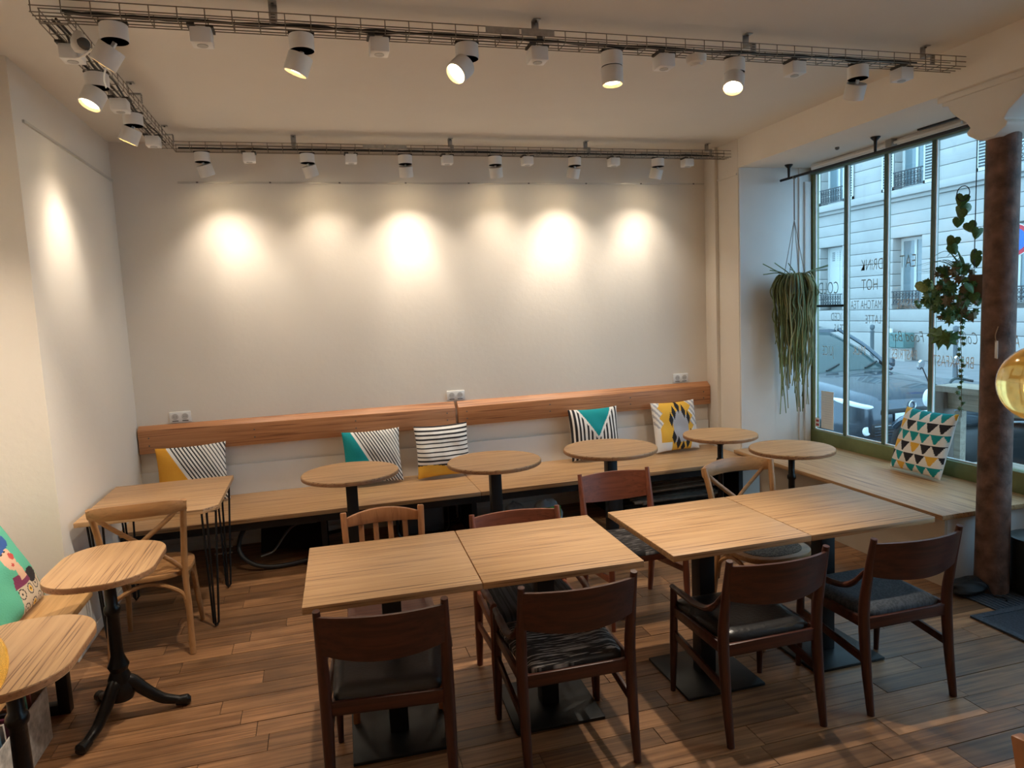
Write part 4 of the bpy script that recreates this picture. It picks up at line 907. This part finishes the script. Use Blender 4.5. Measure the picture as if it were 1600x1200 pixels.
for s in (-1, 1):
    MB().tube(bez([(s*.71, 1.05, 1.0), (s*.69, 1.5, 1.29), (s*.64, 1.98, 1.525)], 6), .028, 8).build('windscreen_pillar', M_CAR, car)
    MB().tube(bez([(s*.50, .035, .68), (s*.68, .06, .72), (s*.80, .22, .77), (s*.84, .42, .80)], 5), [.010]+[.030]*10+[.028, .022, .015, .010, .006], 10).build('headlamp', M_HEAD, car)
    MB().lathe([(.05, 0), (.06, .02), (.05, .04)], 14).build('fog_lamp', M_HEAD, car, loc=(s*.62, -.01+.06, .42), rot=(PI/2, 0, 0))
    MB().box(s*.83-.10, s*.83+.10, 1.20, 1.32, 1.0, 1.13).build('wing_mirror', M_CAR, car, bevel=.03)
    for yy in (.82, 3.45):
        wh = MB().lathe([(.22, -.1), (.32, -.1), (.335, -.07), (.335, .07), (.32, .1), (.22, .1)], 30).build('wheel', M_TYRE, car, loc=(s*.80, yy, .335), rot=(0, PI/2, 0))
        MB().lathe([(0, .06), (.21, .09), (.22, .1)], 20).lathe([(0, -.06), (.21, -.09), (.22, -.1)], 20).build('rim', M_ZINC, wh)
MB().box(-.58, .58, -.012, .06, .34, .50).build('lower_grille', M_DARK, car, bevel=.02); MB().box(-.45, .45, -.008, .05, .60, .66).build('upper_grille', M_DARK, car, bevel=.01)
for k in range(4): MB().box(-.55, .55, -.02, -.010, .36+k*.035, .372+k*.035).build('grille_bar', M_CHROME if k == 3 else M_CAR, car)
MB().box(-.26, .26, -.03, -.015, .50, .61).build('number_plate', M_PAPER, car, bevel=.004)
MB().tube(arc((0, -.015, .69), .05, 0, 2*PI, 16, 'xz'), .008, 6, flat=.8).build('badge', M_CHROME, car)
for s in (-.3, .32): MB().tube([(s, 1.10, 1.035), (s+.3, 1.22, 1.10)], .012, 6).build('wiper', M_DARK, car)
def motorbike(x, y, rz):
    t = thing('motorbike', 'black motorbike parked in front of the car outside', 'motorbike', (x, y, ZG-.10), rz)
    for yy in (0, 1.35):
        wh = MB().tube([(0, .27*math.cos(a), .27*math.sin(a)) for a in [2*PI*i/28 for i in range(28)]], .05, 10, closed=True).build('wheel', M_TYRE, t, loc=(0, yy, .32))
        hb = MB().lathe([(.05, -.05), (.05, .05)], 14)
        hb.build('hub', M_ZINC, wh, rot=(0, PI/2, 0)); MB().tube([(.0, .22*math.cos(a), .22*math.sin(a)) for a in [2*PI*i/24 for i in range(24)]], .012, 6, closed=True).build('rim', M_CHROME, wh)
    for s in (-1, 1):
        MB().tube([(s*.09, 0, .32), (s*.09, .25, .95)], .022, 8).build('fork', M_CHROME, t)
        MB().tube(bez([(s*.05, .27, 1.0), (s*.22, .25, 1.08), (s*.36, .36, 1.05)], 5), .014, 8).build('handlebar', M_DARK, t)
        MB().tube([(s*.25, .26, 1.08), (s*.30, .22, 1.24)], .006, 6).build('mirror_stem', M_DARK, t); MB().lathe([(0, -.012), (.05, -.01), (.055, .01), (0, .014)], 16).build('mirror', M_CHROME, t, loc=(s*.31, .21, 1.27), rot=(PI/2-.2, 0, 0))
    MB().tube([(0, .33*math.cos(a), .32+.33*math.sin(a)) for a in [.5+2.0*i/12 for i in range(13)]], .05, 10, flat=1.5, up=(1, 0, 0)).build('front_mudguard', M_CAR, t)
    MB().lathe([(.0, -.10), (.07, -.08), (.10, -.02), (.10, .02), (0, .035)], 20).build('headlamp', M_HEAD, t, loc=(0, .12, .88), rot=(PI/2, 0, 0))
    loft([ell_sec(y_, w_, a, b_, 16, .7) for y_, w_, a, b_ in ((.14, .08, .80, 1.0), (.30, .16, .62, 1.06), (.55, .18, .60, 1.02), (.80, .12, .68, .90))]).build('tank', M_CAR, t, ang=60)
    loft([ell_sec(y_, w_, a, b_, 16, .7) for y_, w_, a, b_ in ((.75, .10, .74, .84), (1.0, .15, .74, .86), (1.45, .13, .80, .94), (1.75, .06, .88, .95))]).build('seat', mat('brown_seat', (.07, .045, .04), .5), t, ang=60)
    loft([ell_sec(y_, w_, a, b_, 16, .6) for y_, w_, a, b_ in ((.28, .12, .25, .60), (.6, .2, .2, .64), (1.0, .16, .25, .72), (1.3, .06, .32, .7))]).build('engine', M_DARK, t, ang=60)
    MB().tube(bez([(.16, .4, .3), (.2, .8, .22), (.2, 1.6, .36)], 6), .04, 10).build('exhaust', M_CHROME, t)
    MB().tube([(-.1, .7, .3), (-.3, .75, .0)], .012, 6).build('side_stand', M_DARK, t)
motorbike(6.35, 6.20, PI+.2)
# terrace barrier and seat of timber, bollards, sign
M_TIMB = wood('grey_timber', (.30, .25, .19), (.44, .37, .28), (.15, .11, .08), 'Y', 30, .4, .7)
tb = thing('timber_barrier', 'weathered timber terrace barrier outside the window', 'barrier', (5.15, 0, ZG))
MB().box(-.06, .06, 4.72, 4.86, 0, 1.10).build('post', mat('dark_timber', (.14, .10, .075), .7, noise=.2, nscale=9), tb, bevel=.006); MB().box(-.06, .06, 2.2, 2.34, 0, 1.10).build('post', MATS['dark_timber'], tb, bevel=.006)
MB().box(-.16, .12, 2.1, 4.72, 1.10, 1.15).build('top_plank', M_TIMB, tb, bevel=.005); MB().box(-.02, .02, 2.34, 4.72, .94, 1.09).build('upper_board', M_TIMB, tb, bevel=.005)
MB().box(-.03, .03, 4.58, 4.64, .0, .93).build('brace', M_TIMB, tb); MB().box(-.35, .10, 2.2, 4.35, .50, .56).build('seat_plank', M_TIMB, tb, bevel=.006)
for yy in (2.5, 4.1): MB().box(-.30, .05, yy-.03, yy+.03, 0, .50).build('seat_leg', MATS['dark_timber'], tb)
for i, y in enumerate((17.0, 14.6, 12.2, 9.6)):
    bo = thing('bollard', ['grey street bollard behind the car windscreen', 'grey street bollard behind the motorbike', 'grey street bollard seen beside the pillar', 'grey street bollard far right across the street'][i], 'bollard', (13.45, y, ZG), 0, 'bollards across the street')
    MB().lathe([(.05, 0), (.045, .05), (.045, .95), (.055, .97), (.03, 1.0)], 14).build('post', mat('bollard_grey', (.12, .14, .15), .5), bo); MB().lathe([(0, .98), (.05, 1.02), (.06, 1.07), (.05, 1.12), (0, 1.14)], 14).build('ball_top', MATS['bollard_grey'], bo)
up_ = thing('utility_box', 'green grey utility box against the far facade', 'utility box', (15.7, 16.0, ZG)); MB().box(-.15, .2, -.28, .28, .36, .78).build('cabinet', mat('box_green', (.10, .20, .19), .5), up_, bevel=.02); MB().box(-.1, .15, -.25, .25, 0, .36).build('plinth', M_STONE, up_)
for k in (0, .28): MB().box(-.165, -.15, -.265+k, -.015+k, .39, .75).build('door', MATS['box_green'], up_)
pb = tag(MB().box(-.02, .02, -.17, .17, -.28, .28).build('wall_poster', M_PAPER, loc=(15.85, 16.62, .45)), 'white notice panel on the far facade beside the utility box', 'notice')
sg = thing('road_sign', 'round blue road sign with red ring right of the pillar', 'road sign', (9.0, 7.35, ZG))
MB().tube([(0, 0, 0), (0, 0, 2.9)], .03, 10).build('post', M_ZINC, sg)
for k, (r0, z_, nm, c) in enumerate(((.225, 0, 'rim', (.75, .75, .75)), (.215, .004, 'red_ring', (.55, .03, .05)), (.165, .008, 'blue_face', (.03, .14, .50)))):
    MB().lathe([(0, z_-.006), (r0, z_-.006), (r0, z_), (0, z_)], 32).build(nm, mat('sign_'+nm, c, .5), sg, loc=(-.035, -.03, 2.55), rot=(0, -PI/2, .55))
oc = thing('terrace_chair', 'grey metal terrace chair outside right of the pillar', 'chair', (5.35, 3.35, ZG), .7)
for s in (-1, 1):
    MB().tube([(s*.2, -.2, 0), (s*.19, .18, .45), (s*.19, .22, .46)], .014, 8).build('leg', M_ZINC, oc); MB().tube([(s*.2, .22, 0), (s*.19, -.16, .45), (s*.19, -.26, .88)], .014, 8).build('leg', M_ZINC, oc)
for k in range(5): MB().box(-.19, .19, -.16+k*.08, -.10+k*.08, .455, .467).build('seat_slat', M_TIMB, oc)
for k in range(2): MB().box(-.2, .2, -.255-.012*k, -.243-.012*k, .66+.12*k, .73+.12*k).build('back_slat', M_TIMB, oc)
